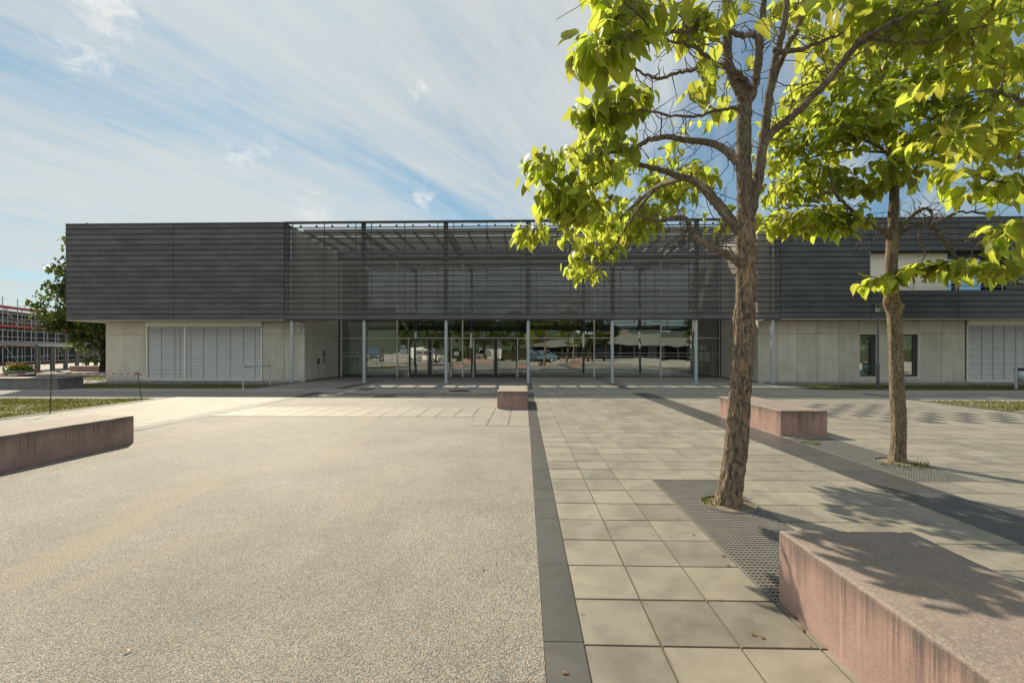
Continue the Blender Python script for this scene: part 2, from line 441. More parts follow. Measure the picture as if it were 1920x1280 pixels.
M = {}
M['tile'] = mat_tiles('paving slab', (.246, .223, .178), var=.24, rough=.5, stain=.6)
M['tile_dark'] = mat_tiles('grey paving slab', (.085, .083, .078), rough=.8, sheen=.02)
M['tile_far'] = mat_tiles('light paving slab', (.262, .240, .200), rough=.55, sheen=.06)
M['tile_band'] = mat_tiles('brownish paving slab', (.27, .24, .205))
M['joint'] = mat_ground('joint sand', (.07, .055, .038), (.12, .095, .06), 3, 120)
M['agg'] = mat_aggregate('exposed aggregate', .88, 120.0)
M['slab'] = mat_slab('dark basalt slab', (.064, .062, .058))
M['ground'] = mat_ground('pale grit ground', (.33, .30, .25), (.40, .365, .31), .2, 60, .4)
M['asphalt'] = mat_ground('grey path asphalt', (.25, .235, .21), (.30, .283, .25), .5, 140, .4)
M['lawn'] = mat_ground('lawn soil', (.085, .095, .025), (.13, .135, .04), 1.5, 50, .8, c_=(.16, .14, .07))
M['soil'] = mat_ground('dry soil', (.16, .13, .09), (.26, .22, .16), 6, 60, .9)
M['stones'] = mat_stones('wash gravel', (.22, .21, .19), (.48, .46, .42))
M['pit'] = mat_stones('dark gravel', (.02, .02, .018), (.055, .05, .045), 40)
M['bench'] = mat_bench('red concrete', (.42, .275, .235))
M['bench_grey'] = mat_bench('grey concrete', (.19, .19, .175), (.03, .03, .028))
M['concrete'] = mat_concrete('fair faced concrete', (.60, .555, .465))
M['gap'] = simple('dark joint', (.03, .03, .03), .8)
M['zinc'] = mat_cladding('dark zinc boards', (.078, .0765, .074))
M['zinc_blue'] = mat_cladding('dark blue grey zinc boards', (.054, .057, .060))
M['screen_steel'] = simple('dark screen steel', (.040, .041, .042), .5, .3)
M['mesh'] = mat_mesh('perforated sheet', (.165, .158, .146), .56)
M['mesh_open'] = mat_mesh('open perforated sheet', (.17, .164, .152), .34)
M['mesh_dense'] = mat_mesh('dense perforated sheet', (.125, .123, .118), .90)
M['galv'] = simple('galvanised steel', (.46, .50, .51), .45, .25, var=.35, scale=5)
M['alu'] = simple('pale aluminium', (.88, .84, .75), .5, .0, var=.12)
M['alu_dark'] = simple('dark grey frame', (.055, .055, .055), .45, .2, var=.15)
M['blind'] = simple('aluminium blind slat', (.62, .62, .59), .42, .1, var=.12, scale=.8)
M['box_cream'] = simple('cream blind box', (.88, .83, .70), .6, 0, var=.1)
M['plaster'] = simple('white plaster', (.84, .80, .70), .8, 0, var=.08, scale=1)
M['soffit'] = simple('light soffit', (.50, .47, .40), .7, 0, var=.1, scale=1)
M['roofgrey'] = simple('grey roof sheet', (.24, .24, .235), .5, .3, var=.15)
M['canopy'] = simple('grey louvre panel', (.55, .54, .50), .5, .1, var=.2)
def mat_trans(name, col, tcol, f):
    m, t, out = newmat(name); v = pos(t); n = t.noise(v, 2.0, 4, .6); k = t.ramp(n, .3, .7, .88, 1.08)
    p = pbsdf(t, t.mix(1.0, col, t.comb(k, k, k), 'MULTIPLY'), .4)
    tl = t.node('ShaderNodeBsdfTranslucent'); t.inp(tl.inputs[0], (*tcol, 1)); mx = t.node('ShaderNodeMixShader'); mx.inputs[0].default_value = f
    t.l.new(p.outputs[0], mx.inputs[1]); t.l.new(tl.outputs[0], mx.inputs[2]); t.l.new(mx.outputs[0], out.inputs[0]); return m
M['canopy'] = mat_trans('frosted canopy panel', (.38, .38, .36), (.46, .47, .45), .42)
M['glass'] = mat_glass('facade glass', .37)
M['glass_up'] = mat_glass('upper facade glass', .22, (.55, .60, .58))
M['glass_blue'] = mat_glass('blue reflecting glass', .55, (.3, .36, .4), coat=(.36, .55, .75))
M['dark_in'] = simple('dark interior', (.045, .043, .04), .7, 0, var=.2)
M['floor_in'] = simple('hall floor', (.16, .15, .135), .3, 0, var=.2)
M['wall_in'] = simple('hall wall', (.13, .13, .125), .8, 0, var=.1)
M['curtain'] = simple('grey green curtain', (.70, .76, .70), .8, 0, var=.2)
M['paper'] = simple('paper', (.88, .90, .82), .7, 0, var=.06)
M['paper_pink'] = simple('pink paper', (.55, .33, .31), .7, 0, var=.06)
M['ink'] = simple('black ink', (.02, .02, .02), .6, 0)
M['ink_red'] = simple('red ink', (.45, .05, .05), .6, 0)
M['steel'] = simple('brushed steel', (.62, .60, .55), .4, .3, var=.15)
M['white'] = simple('white paint', (.75, .74, .70), .5, 0, var=.1)
M['red'] = simple('red paint', (.36, .045, .045), .5, 0, var=.3)
M['tape'] = simple('faded white barrier tape', (.78, .72, .66), .6, 0, var=.15)
M['tape_red'] = simple('faded red barrier tape', (.45, .17, .14), .6, 0, var=.2)
M['planter'] = simple('grey planter concrete', (.30, .30, .27), .8, 0, var=.2)
M['rust'] = simple('rusty iron', (.10, .065, .045), .8, .3, var=.5, scale=14)
M['rubber'] = simple('black rubber', (.02, .02, .02), .7)
M['grate'] = simple('dull galvanised grating', (.26, .255, .24), .5, .2, var=.4, scale=5)
M['glass_dark'] = simple('dark office glass', (.020, .032, .032), .5, 0, .08)
M['lamp_grey'] = simple('dark grey lamp paint', (.11, .115, .12), .5, .1)
M['roofpale'] = simple('weathered hall roof', (.20, .20, .195), .7, 0, var=.3, scale=.5)
M['leaf'] = mat_leaf('catalpa leaf', (.110, .132, .030), (.70, .685, .10), var=.75, tw=.66)
M['leaf_far'] = mat_leaf('tree leaf', (.060, .085, .020), (.20, .24, .03), tw=.4)
M['leaf_green'] = mat_leaf('hedge leaf', (.10, .16, .025), (.34, .42, .04), tw=.4)
M['grass'] = mat_leaf('grass blade', (.105, .105, .022), (.24, .23, .04), tw=.35, spec=.08)
M['bark'] = mat_bark('catalpa bark', (.085, .065, .047), (.40, .31, .215), (.52, .34, .19))
M['bark_limb'] = mat_bark('limb bark', (.075, .060, .045), (.28, .23, .17), (.33, .28, .21), 1.6)
M['bark2'] = mat_bark('young catalpa bark', (.10, .078, .052), (.37, .29, .195), (.43, .335, .20), 1.5)
M['barkfar'] = mat_bark('dark bark', (.03, .024, .018), (.07, .055, .04), (.09, .075, .05))
M['petal'] = mat_leaf('orange petal', (.75, .30, .03), (.7, .3, .03), tw=.3)
M['dry'] = mat_leaf('dry leaf', (.26, .13, .05), (.3, .16, .05), tw=.3)

# ================================================================= GROUND
random.seed(7)
def struct(o): o['kind'] = 'structure'; return o
def sheet(name, x0, x1, y0, y1, z, m):
    return struct(MB().quad((x0,y0,z),(x1,y0,z),(x1,y1,z),(x0,y1,z)).build(name, m))
g = MB().quad((-900,-900,-.04),(900,-900,-.04),(900,900,-.04),(-900,900,-.04)); struct(g.build('ground', M['ground']))

PX, PY, OY = .4222, .4642, 2.957        # slab pitch across, along, and a joint line
def tiles(name, x0, x1, y0, y1, mats, px=PX, py=PY, ox=None, oy=OY, holes=(), dark=None, joint=.0065, z=0.0, bed=True):
    """a paved area: one sheet made of separately laid slabs over a bed of joint sand"""
    mb = MB(); ox = x0 if ox is None else ox
    i0 = math.floor((x0-ox)/px+1e-6); i1 = math.ceil((x1-ox)/px-1e-6)
    j0 = math.floor((y0-oy)/py+1e-6); j1 = math.ceil((y1-oy)/py-1e-6)
    for j in range(j0, j1):
        for i in range(i0, i1):
            a0 = max(x0, ox+i*px)+joint; a1 = min(x1, ox+(i+1)*px)-joint
            b0 = max(y0, oy+j*py)+joint; b1 = min(y1, oy+(j+1)*py)-joint
            if a1-a0 < .03 or b1-b0 < .03: continue
            cx, cy = (a0+a1)/2, (b0+b1)/2
            if any(h[0] < cx < h[1] and h[2] < cy < h[3] for h in holes): continue
            mi = 1 if (dark and dark(cx, cy, i, j)) else 0
            jz = lambda: z+random.uniform(-.0012, .0012)
            sx, sy = random.uniform(-.0012, .0012), random.uniform(-.0014, .0014); e = .0018
            a0 += sx; a1 += sx; b0 += sy; b1 += sy
            t_ = [(a0+e,b0+e,jz()),(a1-e,b0+e,jz()),(a1-e,b1-e,jz()),(a0+e,b1-e,jz())]
            o_ = [(a0,b0,z-.003),(a1,b0,z-.003),(a1,b1,z-.003),(a0,b1,z-.003)]
            q_ = [(a0,b0,z-.02),(a1,b0,z-.02),(a1,b1,z-.02),(a0,b1,z-.02)]
            mb.add(t_+o_+q_, [(0,1,2,3),(4,5,1,0),(5,6,2,1),(6,7,3,2),(7,4,0,3),(8,9,5,4),(9,10,6,5),(10,11,7,6),(11,8,4,7)], mi)
    if bed: mb.quad((x0,y0,z-.014),(x1,y0,z-.014),(x1,y1,z-.014),(x0,y1,z-.014), len(mats)-1)
    return struct(mb.build(name, mats))

TM = [M['tile'], M['tile_dark'], M['joint']]
S1a, S1b = .105, .325                      # narrow dark strip
S2a, S2b = 4.125, 4.80                     # wide dark strip
G1 = (1.597, 2.432, 2.962, 5.738)              # grate round the near tree
G2 = (4.806, 5.640, 5.746, 8.745)              # grate round the far tree
tiles('paved_walk', S1b, S2a, .6, 17.65, TM, ox=S1b, holes=(G1,))
rnd_dark = random.Random(3)
def chess(cx, cy, i, j):
    return 7.4 < cx < 12.6 and 10.3 < cy < 14.2 and (i+j) % 2 == 0 and not (cx > 10.6 and cy > 12.4) and not (cx < 8.2 and cy < 11.2)
tiles('paved_court', S2b, 12.75, .6, 17.65, TM, ox=S2b, holes=(G2,), dark=chess)
for nm, a, b in (('dark_strip', S1a, S1b), ('dark_strip', S2a, S2b), ('dark_strip', 12.75, 13.0), ('dark_strip', -8.2, -7.82)):
    tiles(nm, a, b, .6, 17.65, [M['slab'], M['joint']], px=b-a, py=2*PY, oy=2.517, joint=.002)
    if a != 12.75: tiles('dark_strip', a, b, 19.25, 28.5, [M['slab'], M['joint']], px=b-a, py=2*PY, oy=2.517, joint=.002)
tiles('cross_band', -24, 24, 17.65, 19.25, [M['tile_band'], M['tile_band'], M['joint']], px=.93, py=.8, oy=17.65, ox=-24)
tiles('entrance_paving', S1b, 12.1, 19.25, 28.5, TM, ox=S1b)
tiles('side_paving', -12.2, -8.2, 2.0, 17.65, [M['tile_far'], M['tile_far'], M['joint']], ox=-12.2)
tiles('light_band', -7.82, S1a, 11.1, 12.9, [M['tile_far'], M['tile_far'], M['joint']], ox=S1a, px=.46, py=.45, oy=11.1)
tiles('light_patch', -1.19, S1a, 9.84, 11.1, [M['tile_far'], M['tile_far'], M['joint']], ox=S1a, px=.46, py=.42, oy=9.84)
agg = MB()
for x0, x1, y0, y1 in ((-7.82,S1a,-8,9.84), (-7.82,-1.19,9.84,11.1), (-7.82,S1a,12.9,17.65), (-30,-7.82,-8,2.0), (-12.2,-8.2,-8,.0)):
    agg.quad((x0,y0,-.006),(x1,y0,-.006),(x1,y1,-.006),(x0,y1,-.006))
struct(agg.build('gravel_asphalt', M['agg']))
pa = MB()
for x0, x1, y0, y1 in ((-60,-12.2,15.2,17.65), (13.0,60,15.2,17.65), (-60,-24,17.65,19.25), (24,60,17.65,19.25), (-11.75,-8.2,19.25,28.5), (-7.82,S1a,19.25,28.5)):
    pa.quad((x0,y0,-.010),(x1,y0,-.010),(x1,y1,-.010),(x0,y1,-.010))
struct(pa.build('path', M['asphalt']))
# kerb lines of the two lawns in front of the walls
kb = MB(); kb.box(-12.0,-11.75,19.25,23.3,-.03,.012); kb.box(12.2,12.45,19.25,23.0,-.03,.012)
kb.box(-12.45,-12.2,6.0,15.2,-.03,.01)
struct(kb.build('kerb', M['slab']))

def lawn(name, rects, n, hgt, label_mat='grass', seed=1):
    rng = np.random.default_rng(seed)
    mb = MB()
    for x0, x1, y0, y1 in rects: mb.quad((x0,y0,.002),(x1,y0,.002),(x1,y1,.002),(x0,y1,.002))
    base = mb.build(name+'_soil', M['lawn']); struct(base); base.name = 'lawn_soil'
    A = np.array([(r[1]-r[0])*(r[3]-r[2]) for r in rects]); P = A/A.sum()
    k = rng.choice(len(rects), n, p=P); r = np.array(rects)[k]
    x = r[:,0]+(r[:,1]-r[:,0])*rng.random(n); y = r[:,2]+(r[:,3]-r[:,2])*rng.random(n)
    cl = np.array([mnoise.noise(Vector((a*.9, b*.9, 3.1))) for a, b in zip(x, y)])
    keep = cl > rng.uniform(-.75, .25, n); x, y, cl = x[keep], y[keep], cl[keep]; n = len(x)
    h = hgt*(.5+rng.random(n))*(1+.5*cl); a = rng.random(n)*6.283; wd = .006+.009*rng.random(n)
    lean = rng.normal(0, .5, (n, 2))*h[:,None]
    b0 = np.stack([x-np.cos(a)*wd, y-np.sin(a)*wd, np.zeros(n)], 1); b1 = np.stack([x+np.cos(a)*wd, y+np.sin(a)*wd, np.zeros(n)], 1)
    tp = np.stack([x+lean[:,0], y+lean[:,1], h], 1)
    V = np.stack([b0, b1, tp], 1).reshape(-1, 3); T = np.arange(n*3).reshape(-1, 3)
    o = mesh_np(name, V, np.zeros((0,4),int), M['grass'], None, False, T); o['kind'] = 'stuff'; return o
o = lawn('grass', [(-26,-12.45,9.0,14.95)], 52000, .045, seed=1); tag(o, 'short sunlit grass left of the paved square', 'grass')
o = lawn('grass', [(-24,-12.0,19.3,21.7), (-36,-22.8,25.2,28.6)], 15000, .045, seed=2); tag(o, 'shaded green grass strip before the left blinds', 'grass')
o = lawn('grass', [(12.45,34,19.3,22.0)], 14000, .045, seed=3); tag(o, 'shaded green grass strip before the right wall', 'grass')
o = lawn('grass', [(13.0,27,12.5,15.1)], 7000, .05, seed=4); tag(o, 'patchy dry grass on gravel at the right edge', 'grass')
st = MB()
for x0, x1, y0, y1 in ((-24,-12.0,21.7,24.0), (12.45,34,22.0,24.0), (13.0,30,8.0,12.5)):
    st.quad((x0,y0,.004),(x1,y0,.004),(x1,y1,.004),(x0,y1,.004))
struct(st.build('gravel_strip', M['stones']))
def stones(name, rects, n, seed, s0=.02, s1=.05):
    rng = np.random.default_rng(seed); mb = []
    base = np.array([(1,0,0),(-.5,.87,0),(-.5,-.87,0),(0,0,.7),(0,0,-.5)])
    V = []; T = []
    for i in range(n):
        r = rects[i % len(rects)]; p = np.array([rng.uniform(r[0], r[1]), rng.uniform(r[2], r[3]), .012])
        v = base*rng.uniform(s0, s1)*rng.uniform(.6, 1.3, (5, 3)); a = rng.random()*6.28
        c, s = math.cos(a), math.sin(a); v = np.stack([v[:,0]*c-v[:,1]*s, v[:,0]*s+v[:,1]*c, v[:,2]], 1)+p
        b = len(V)*5; V.append(v); T += [(b,b+1,b+3),(b+1,b+2,b+3),(b+2,b,b+3)]
    return mesh_np(name, np.concatenate(V), np.zeros((0,4),int), M['stones'], None, False, np.array(T))
o = stones('loose_stones', [(-24,-12.1,21.7,23.8), (12.5,32,22,23.8), (13.0,27,9,15)], 2600, 5); o['kind'] = 'stuff'; tag(o, 'loose pale wash gravel along the walls', 'gravel')

# manhole covers and drain grating set in the entrance paving
def manhole(px, py, r, label):
    p = at(px, py, 1365.3/(py-658.5)); p.z = 0
    t_ = thing('manhole_cover', p, label, 'manhole cover')
    MB().lathe(p, [(0,.006),(r*.86,.006),(r*.88,.002)], 28).build('lid', M['rust'], t_)
    MB().lathe(p, [(r*.89,.003),(r*.90,.009),(r,.009),(r*1.02,-.01)], 28).build('ring', M['alu_dark'], t_)
manhole(684, 729.5, .42, 'round rusty manhole cover nearest the left glass bay')
manhole(722, 742.5, .40, 'round manhole cover at the edge of the building shadow')
manhole(862, 732.5, .46, 'round manhole cover with a sett border before the doors')

# ================================================================= BENCHES
def bench(x0, x1, y0, y1, h, label, m='bench'):
    t_ = tag(None or MB().box(x0-(x0+x1)/2, x1-(x0+x1)/2, y0-(y0+y1)/2, y1-(y0+y1)/2, -.02, h).build('concrete_bench', M[m], None, bevel=.014), label, 'bench', 'concrete block benches on the square')
    bm = bmesh.new(); bm.from_mesh(t_.data)                     # worn, slightly chipped edges
    near = y0 < 8
    bmesh.ops.subdivide_edges(bm, edges=[e for e in bm.edges if e.calc_length() > .2], cuts=70 if near else 20, use_grid_fill=True)
    ax, ay = (x1-x0)/2, (y1-y0)/2
    for v in bm.verts:
        c_ = v.co; q = Vector((c_.x*9+x0*3, c_.y*9, c_.z*9))
        d_ = sorted((ax-abs(c_.x), ay-abs(c_.y), h-c_.z)); edge = d_[1] < .03
        k_ = mnoise.noise(q)*.0016+mnoise.noise(q*4)*.0010
        if edge: k_ -= .010*max(0, mnoise.noise(q*1.7+Vector((5,1,2)))-.22)+.004*max(0, mnoise.noise(q*5))
        v.co = c_+v.normal*k_
    bm.to_mesh(t_.data); bm.free(); t_.data.polygons.foreach_set('use_smooth', [True]*len(t_.data.polygons))
    t_.location = ((x0+x1)/2, (y0+y1)/2, 0); return t_
bench(1.632, 2.47, .2, 2.975, .452, 'red concrete block bench beside the near tree grate, dappled by leaf shadow')
bench(4.85, 5.72, 8.75, 11.5, .48, 'red concrete block bench just behind the grate of the farther tree')
bench(-.77, .095, 12.72, 14.8, .485, 'red concrete block bench seen end-on at the dark strip before the doors')
b_ = bench(-7.9, -6.98, 3.9, 7.86, .472, 'long red concrete block bench with streaked shaded side, at left edge')
b_.rotation_euler = (0, 0, R(-3))
bench(-24.5, -19.5, 18.5, 19.6, .475, 'grey streaked concrete block bench in front of the flower planter', 'bench_grey')
bench(-37.2, -34.0, 36.2, 37.2, .40, 'low red concrete block bench far off beside the shelter posts')

# ================================================================= TREE GRATES
def grate(G, c, label):
    x0, x1, y0, y1 = G
    t_ = thing('tree_grate', ((x0+x1)/2, (y0+y1)/2, 0), label, 'tree grate')
    mb = MB(); r = .27
    def seg(a0, a1, fixed, along):
        lo, hi = a0, a1; d_ = abs(fixed-(c[0] if along == 'y' else c[1]))
        cut = []
        if d_ < r:
            hlf = math.sqrt(r*r-d_*d_); cc = c[1] if along == 'y' else c[0]; cut = [(cc-hlf, cc+hlf)]
        segs = [(lo, hi)] if not cut else [(lo, cut[0][0]), (cut[0][1], hi)]
        for s0, s1 in segs:
            if s1-s0 < .01: continue
            if along == 'y': mb.box(fixed-.0022, fixed+.0022, s0, s1, -.009, -.001)
            else: mb.box(s0, s1, fixed-.0060, fixed+.0060, -.006, .0005)
    n = int((x1-x0)/.036); m_ = int((y1-y0)/.043)
    for i in range(1, n): seg(y0+.01, y1-.01, x0+(x1-x0)*i/n, 'y')
    for j in range(1, m_): seg(x0+.01, x1-.01, y0+(y1-y0)*j/m_, 'x')
    mb.build('grating', M['grate'], t_)
    fr = MB(); fr.box(x0,x0+.008,y0,y1,-.035,.003); fr.box(x1-.008,x1,y0,y1,-.035,.003); fr.box(x0+.008,x1-.008,y0,y0+.008,-.035,.003); fr.box(x0+.008,x1-.008,y1-.008,y1,-.035,.003)
    ring = [(c[0]+r*math.cos(a), c[1]+r*math.sin(a)) for a in np.linspace(0, 2*math.pi, 41)]
    for (ax, ay), (bx, by) in zip(ring[:-1], ring[1:]): fr.bar((ax,ay,-.012), (bx,by,-.012), .007, .045)
    fr.build('frame', M['grate'], t_)
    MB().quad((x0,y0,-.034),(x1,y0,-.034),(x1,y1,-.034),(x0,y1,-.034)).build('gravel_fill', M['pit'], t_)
    s_ = MB(); pts = [(0,0,.01)]
    for ring_r, zz in ((.10,.012),(.20,.004),(.262,-.012)):
        pass
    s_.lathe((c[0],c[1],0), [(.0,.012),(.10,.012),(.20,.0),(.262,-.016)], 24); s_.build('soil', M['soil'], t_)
    return t_
T1 = (2.135, 4.835); T2 = (5.40, 6.74)
grate(G1, T1, 'steel tree grate between the near bench and the paving, round near trunk')
grate(G2, T2, 'steel tree grate full of gravel and weeds round the farther trunk')

def tufts(name, c, r, n, h, label, cat, seed, mat='grass', off=(0,0)):
    rng = np.random.default_rng(seed); V = []; Q = []
    for i in range(n):
        a = rng.random()*6.28; q = r*math.sqrt(rng.random()); x = c[0]+off[0]+q*math.cos(a); y = c[1]+off[1]+q*math.sin(a)
        hh = h*rng.uniform(.5, 1.2); b = rng.random()*6.28; w_ = .003+.004*rng.random(); l = rng.normal(0, .45, 2)*hh
        cx, cy = math.cos(b)*w_, math.sin(b)*w_
        k = len(V); V += [(x-cx,y-cy,0),(x+cx,y+cy,0),(x+cx*.7+l[0]*.4,y+cy*.7+l[1]*.4,hh*.6),(x-cx*.7+l[0]*.4,y-cy*.7+l[1]*.4,hh*.6),(x+l[0]+cx*.1,y+l[1]+cy*.1,hh),(x+l[0],y+l[1],hh)]
        Q += [(k,k+1,k+2,k+3),(k+3,k+2,k+4,k+5)]
    o = mesh_np(name, V, Q, M[mat], None, True); return tag(o, label, cat, kind='stuff')
tufts('grass_tuft', T1, .08, 45, .075, 'grass tuft growing at the foot of the near trunk', 'grass', 1, off=(-.19, .02))
tufts('weeds', T2, .28, 90, .055, 'weeds growing through the grate round the farther trunk', 'weeds', 2, off=(-.12, -.22))
tufts('weeds', T2, .10, 34, .10, 'broad weeds right of the farther trunk foot', 'weeds', 3, off=(.15, -.22))
tufts('weeds', (4.95, 8.0), .16, 60, .05, 'small weeds in the far corner of the farther grate', 'weeds', 4)

# small litter: dry leaf scraps and cigarette ends, far apart on the paving
def litter():
    rng = random.Random(11)
    me = None
    spots = [(1412,1190),(1430,1196),(1060,1262),(906,1066),(240,1220),(1270,973),(1366,1061),(1344,1018),(1356,1043),(1300,1003),(1520,1212),(1545,1216),(1640,858),(1590,905),(1408,935),(1300,815),(1362,960),(1390,968),(1700,933),(1150,897),(1170,740),(1270,765),(1560,800),(1585,806),(1843,790),(1790,812),(1480,870),(1530,893),(1240,760),(790,912),(500,846),(345,812),(640,770),(980,860),(1480,1140),(1490,1158),(1505,1180),(1255,930)]
    for i, (px, py) in enumerate(spots):
        p = at(px, py, 1365.3/(py-658.5))
        if me is None:
            mb = MB(); n = 7
            vs = [(0,0,.012)]+[(.026*math.cos(k*6.283/n)*(1+.4*math.sin(k*2.1)), .014*math.sin(k*6.283/n)*(1+.3*math.cos(k*3)), .004+.010*abs(math.sin(k*1.7))) for k in range(n)]
            mb.add(vs, [(0,1+k,1+(k+1)%n) for k in range(n)], 0, True)
            o = mb.build('leaf_scrap', M['dry']); me = o
            tag(o, 'small curled dry leaf scrap lying on the square', 'dry leaf', 'dry leaf scraps on the ground')
        else:
            o = me.copy(); COL.objects.link(o)
        o.location = (p.x, p.y, .002); o.rotation_euler = (0, 0, rng.random()*6.28); k = rng.uniform(.35, .8); o.scale = (k, k, k)
litter()

# ================================================================= ENTRANCE BUILDING
YW, YF, YG = 23.9, 22.9, 28.56            # ground-floor wall, dark upper front, glass front
ZB, ZT = 3.22, 8.16
ROW = (ZT-ZB)/18
XL0, XL1 = wx(124, YF), wx(533, YF)       # left dark block
XR0, XR1 = wx(1463, YF), 34.0             # right dark block
CL, CR = -11.70, 12.08                    # re-entrant corners of the entrance recess
def zp(py, px, Y): return onplane(px, py, Y).z
B = thing('entrance_building', (0, YW, 0), 'long flat-roofed building with dark zinc upper storey over pale concrete and a glazed entrance', 'building')

# ---- bodies
mb = MB()
def X(px): return wx(px, YW)
for a, b, q in ((-22.5, X(275), .03), (X(275), X(492.5), .25), (X(492.5), CL-.04, .03), (CR+.04, X(1610), .03), (X(1610), X(1646), 1.2), (X(1646), X(1688.5), .03), (X(1688.5), X(1724.5), 1.2), (X(1724.5), X(1812.5)-.01, .03), (X(1812.5)-.01, X(1924)+.05, .25), (X(1924)+.05, XR1, .03)):
    MB().box(a, b, YW+q, 45, 0, ZB-.02).build('wall_core', M['gap'], B)
mb = MB(); mb.box(XL0, XL1, YF+.03, 45, ZB, ZT-.02); mb.build('upper_core', M['gap'], B)
BX0, BX1 = wx(1632, YF), wx(1886, YF); BZ0, BZ1 = ZB+5*ROW, ZB+12*ROW
mb = MB(); mb.box(XR0, XR1, YF+.03, 45, ZB, BZ0); mb.box(XR0, XR1, YF+.03, 45, BZ1, ZT-.02)
mb.box(XR0, BX0, YF+.03, 45, BZ0, BZ1); mb.box(BX1, XR1, YF+.03, 45, BZ0, BZ1); mb.build('upper_core', M['gap'], B)
mb = MB(); mb.box(XL1+.001, CL-.02, YW, 45, ZB-.02, 8.0); mb.build('concrete_wall', M['concrete'], B)
mb = MB(); mb.box(CR+.02, XR0-.001, YW, 45, ZB-.02, 8.0); mb.build('concrete_wall', M['concrete'], B)
mb = MB(); mb.box(XL0, XL1, YF+.0, YW-.01, ZB-.035, ZB-.002); mb.box(XL1+.002, CL, YF+.1, YW-.01, ZB-.035, ZB-.004); mb.box(XL0, -22.5, YW-.008, 45, ZB-.035, ZB-.002); mb.build('soffit', M['soffit'], B)
mb = MB(); mb.box(XR0, XR1, YF+.0, YW-.01, ZB-.035, ZB-.002); mb.box(CR, XR0-.002, YF+.1, YW-.01, ZB-.035, ZB-.004); mb.build('soffit', M['soffit'], B)

# ---- concrete panels
def panels(mb, cols, rows, Y, t_=.022):
    for a, b in zip(cols[:-1], cols[1:]):
        for z0, z1 in zip(rows[:-1], rows[1:]):
            mb.box(a+.009, b-.009, Y, Y+t_, z0+.009, z1-.009)
def X(px): return wx(px, YW)
RZ = [.07, 2.51, ZB-.045]
mb = MB()
panels(mb, [-22.55, X(237), X(275)], RZ, YW); panels(mb, [X(492.5), X(533), CL], RZ, YW)
mb.box(-22.5, CL, YW+.012, YW+.03, -.02, .07)
for a, b in ((YW+.03, 25.4), (25.4, 26.9), (26.9, 28.4)):
    for z0, z1 in ((.03, 2.51), (2.51, 3.2), (3.2, 5.6), (5.6, 7.75)):
        mb.box(CL-.02, CL, a+.009, b-.009, z0+.009, z1-.009)
mb.build('concrete_panel', M['concrete'], B)
mb = MB()
W1, W2, W3, W4, W5 = X(1610), X(1646), X(1667), X(1688.5), X(1724.5)
RS0, RS1 = X(1812.5), X(1924)
cols = [CR, X(1457), X(1494.5), X(1532.6), X(1572), W1]
panels(mb, cols, RZ, YW)
for c_ in ([W1, W2], [W4, W5]): panels(mb, c_, [2.51, ZB-.045], YW); panels(mb, c_, [.07, .27], YW)
panels(mb, [W2, W3, W4], RZ, YW); panels(mb, [W5, X(1766), X(1809.5)], RZ, YW)
panels(mb, [RS1+.05, RS1+1.2, RS1+2.4, RS1+3.6, RS1+4.8, XR1], RZ, YW)
mb.box(CR, XR1, YW+.012, YW+.03, -.02, .07)
for a, b in ((YW+.03, 25.4), (25.4, 26.9), (26.9, 28.4)):
    for z0, z1 in ((.03, 2.51), (2.51, 3.2), (3.2, 5.6), (5.6, 7.75)):
        mb.box(CR, CR+.02, a+.009, b-.009, z0+.009, z1-.009)
mb.build('concrete_panel', M['concrete'], B)

# ---- zinc boards
def boards(mb, x0, x1, r0, r1, joints=()):
    xs = [x0]+[j for j in joints if x0+.05 < j < x1-.05]+[x1]
    for r in range(r0, r1):
        z0 = ZB+r*ROW; z1 = z0+ROW
        for a, b in zip(xs[:-1], xs[1:]):
            a_, b_ = a+.009, b-.009; yo = random.uniform(-.002, .002)
            zf = z0+.032
            vs = [(a_, YF-.026+yo, zf), (b_, YF-.026+yo, zf), (b_, YF+.006+yo, z1+.002), (a_, YF+.006+yo, z1+.002), (a_, YF+.029, zf), (b_, YF+.029, zf), (a_, YF+.029, z1), (b_, YF+.029, z1)]
            mb.add(vs, [(0,1,2,3), (4,5,1,0), (4,0,3,6), (1,5,7,2)])
mb = MB(); boards(mb, XL0, XL1, 0, 18, (wx(326, YF),)); mb.box(XL0-.012, XL0, YF-.01, 45, ZB, ZT-.02)
mb.build('zinc_cladding', M['zinc'], B)['label'] = 'dark grey zinc boards of the left end block'
mb = MB(); J = (wx(1633, YF), wx(1797, YF), wx(2100, YF))
boards(mb, XR0, XR1, 0, 5, J); boards(mb, XR0, BX0, 5, 12, ()); boards(mb, BX1, XR1, 5, 12, J); boards(mb, XR0, XR1, 12, 18, J)
mb.build('zinc_cladding', M['zinc_blue'], B)['label'] = 'bluish dark zinc boards of the right end block'
MB().box(XR0, XR1, YF-.03, 45, ZT-.02, ZT+.03).build('roof_edge', M['alu_dark'], B)
mb = MB(); mb.box(XL0-.02, XL1, YF-.03, 45, ZT-.02, ZT+.03)
mb.box(XL0+.5, XL1-.3, YF+.8, 44, ZT+.03, ZT+.14); mb.build('roof_edge', M['alu_dark'], B)

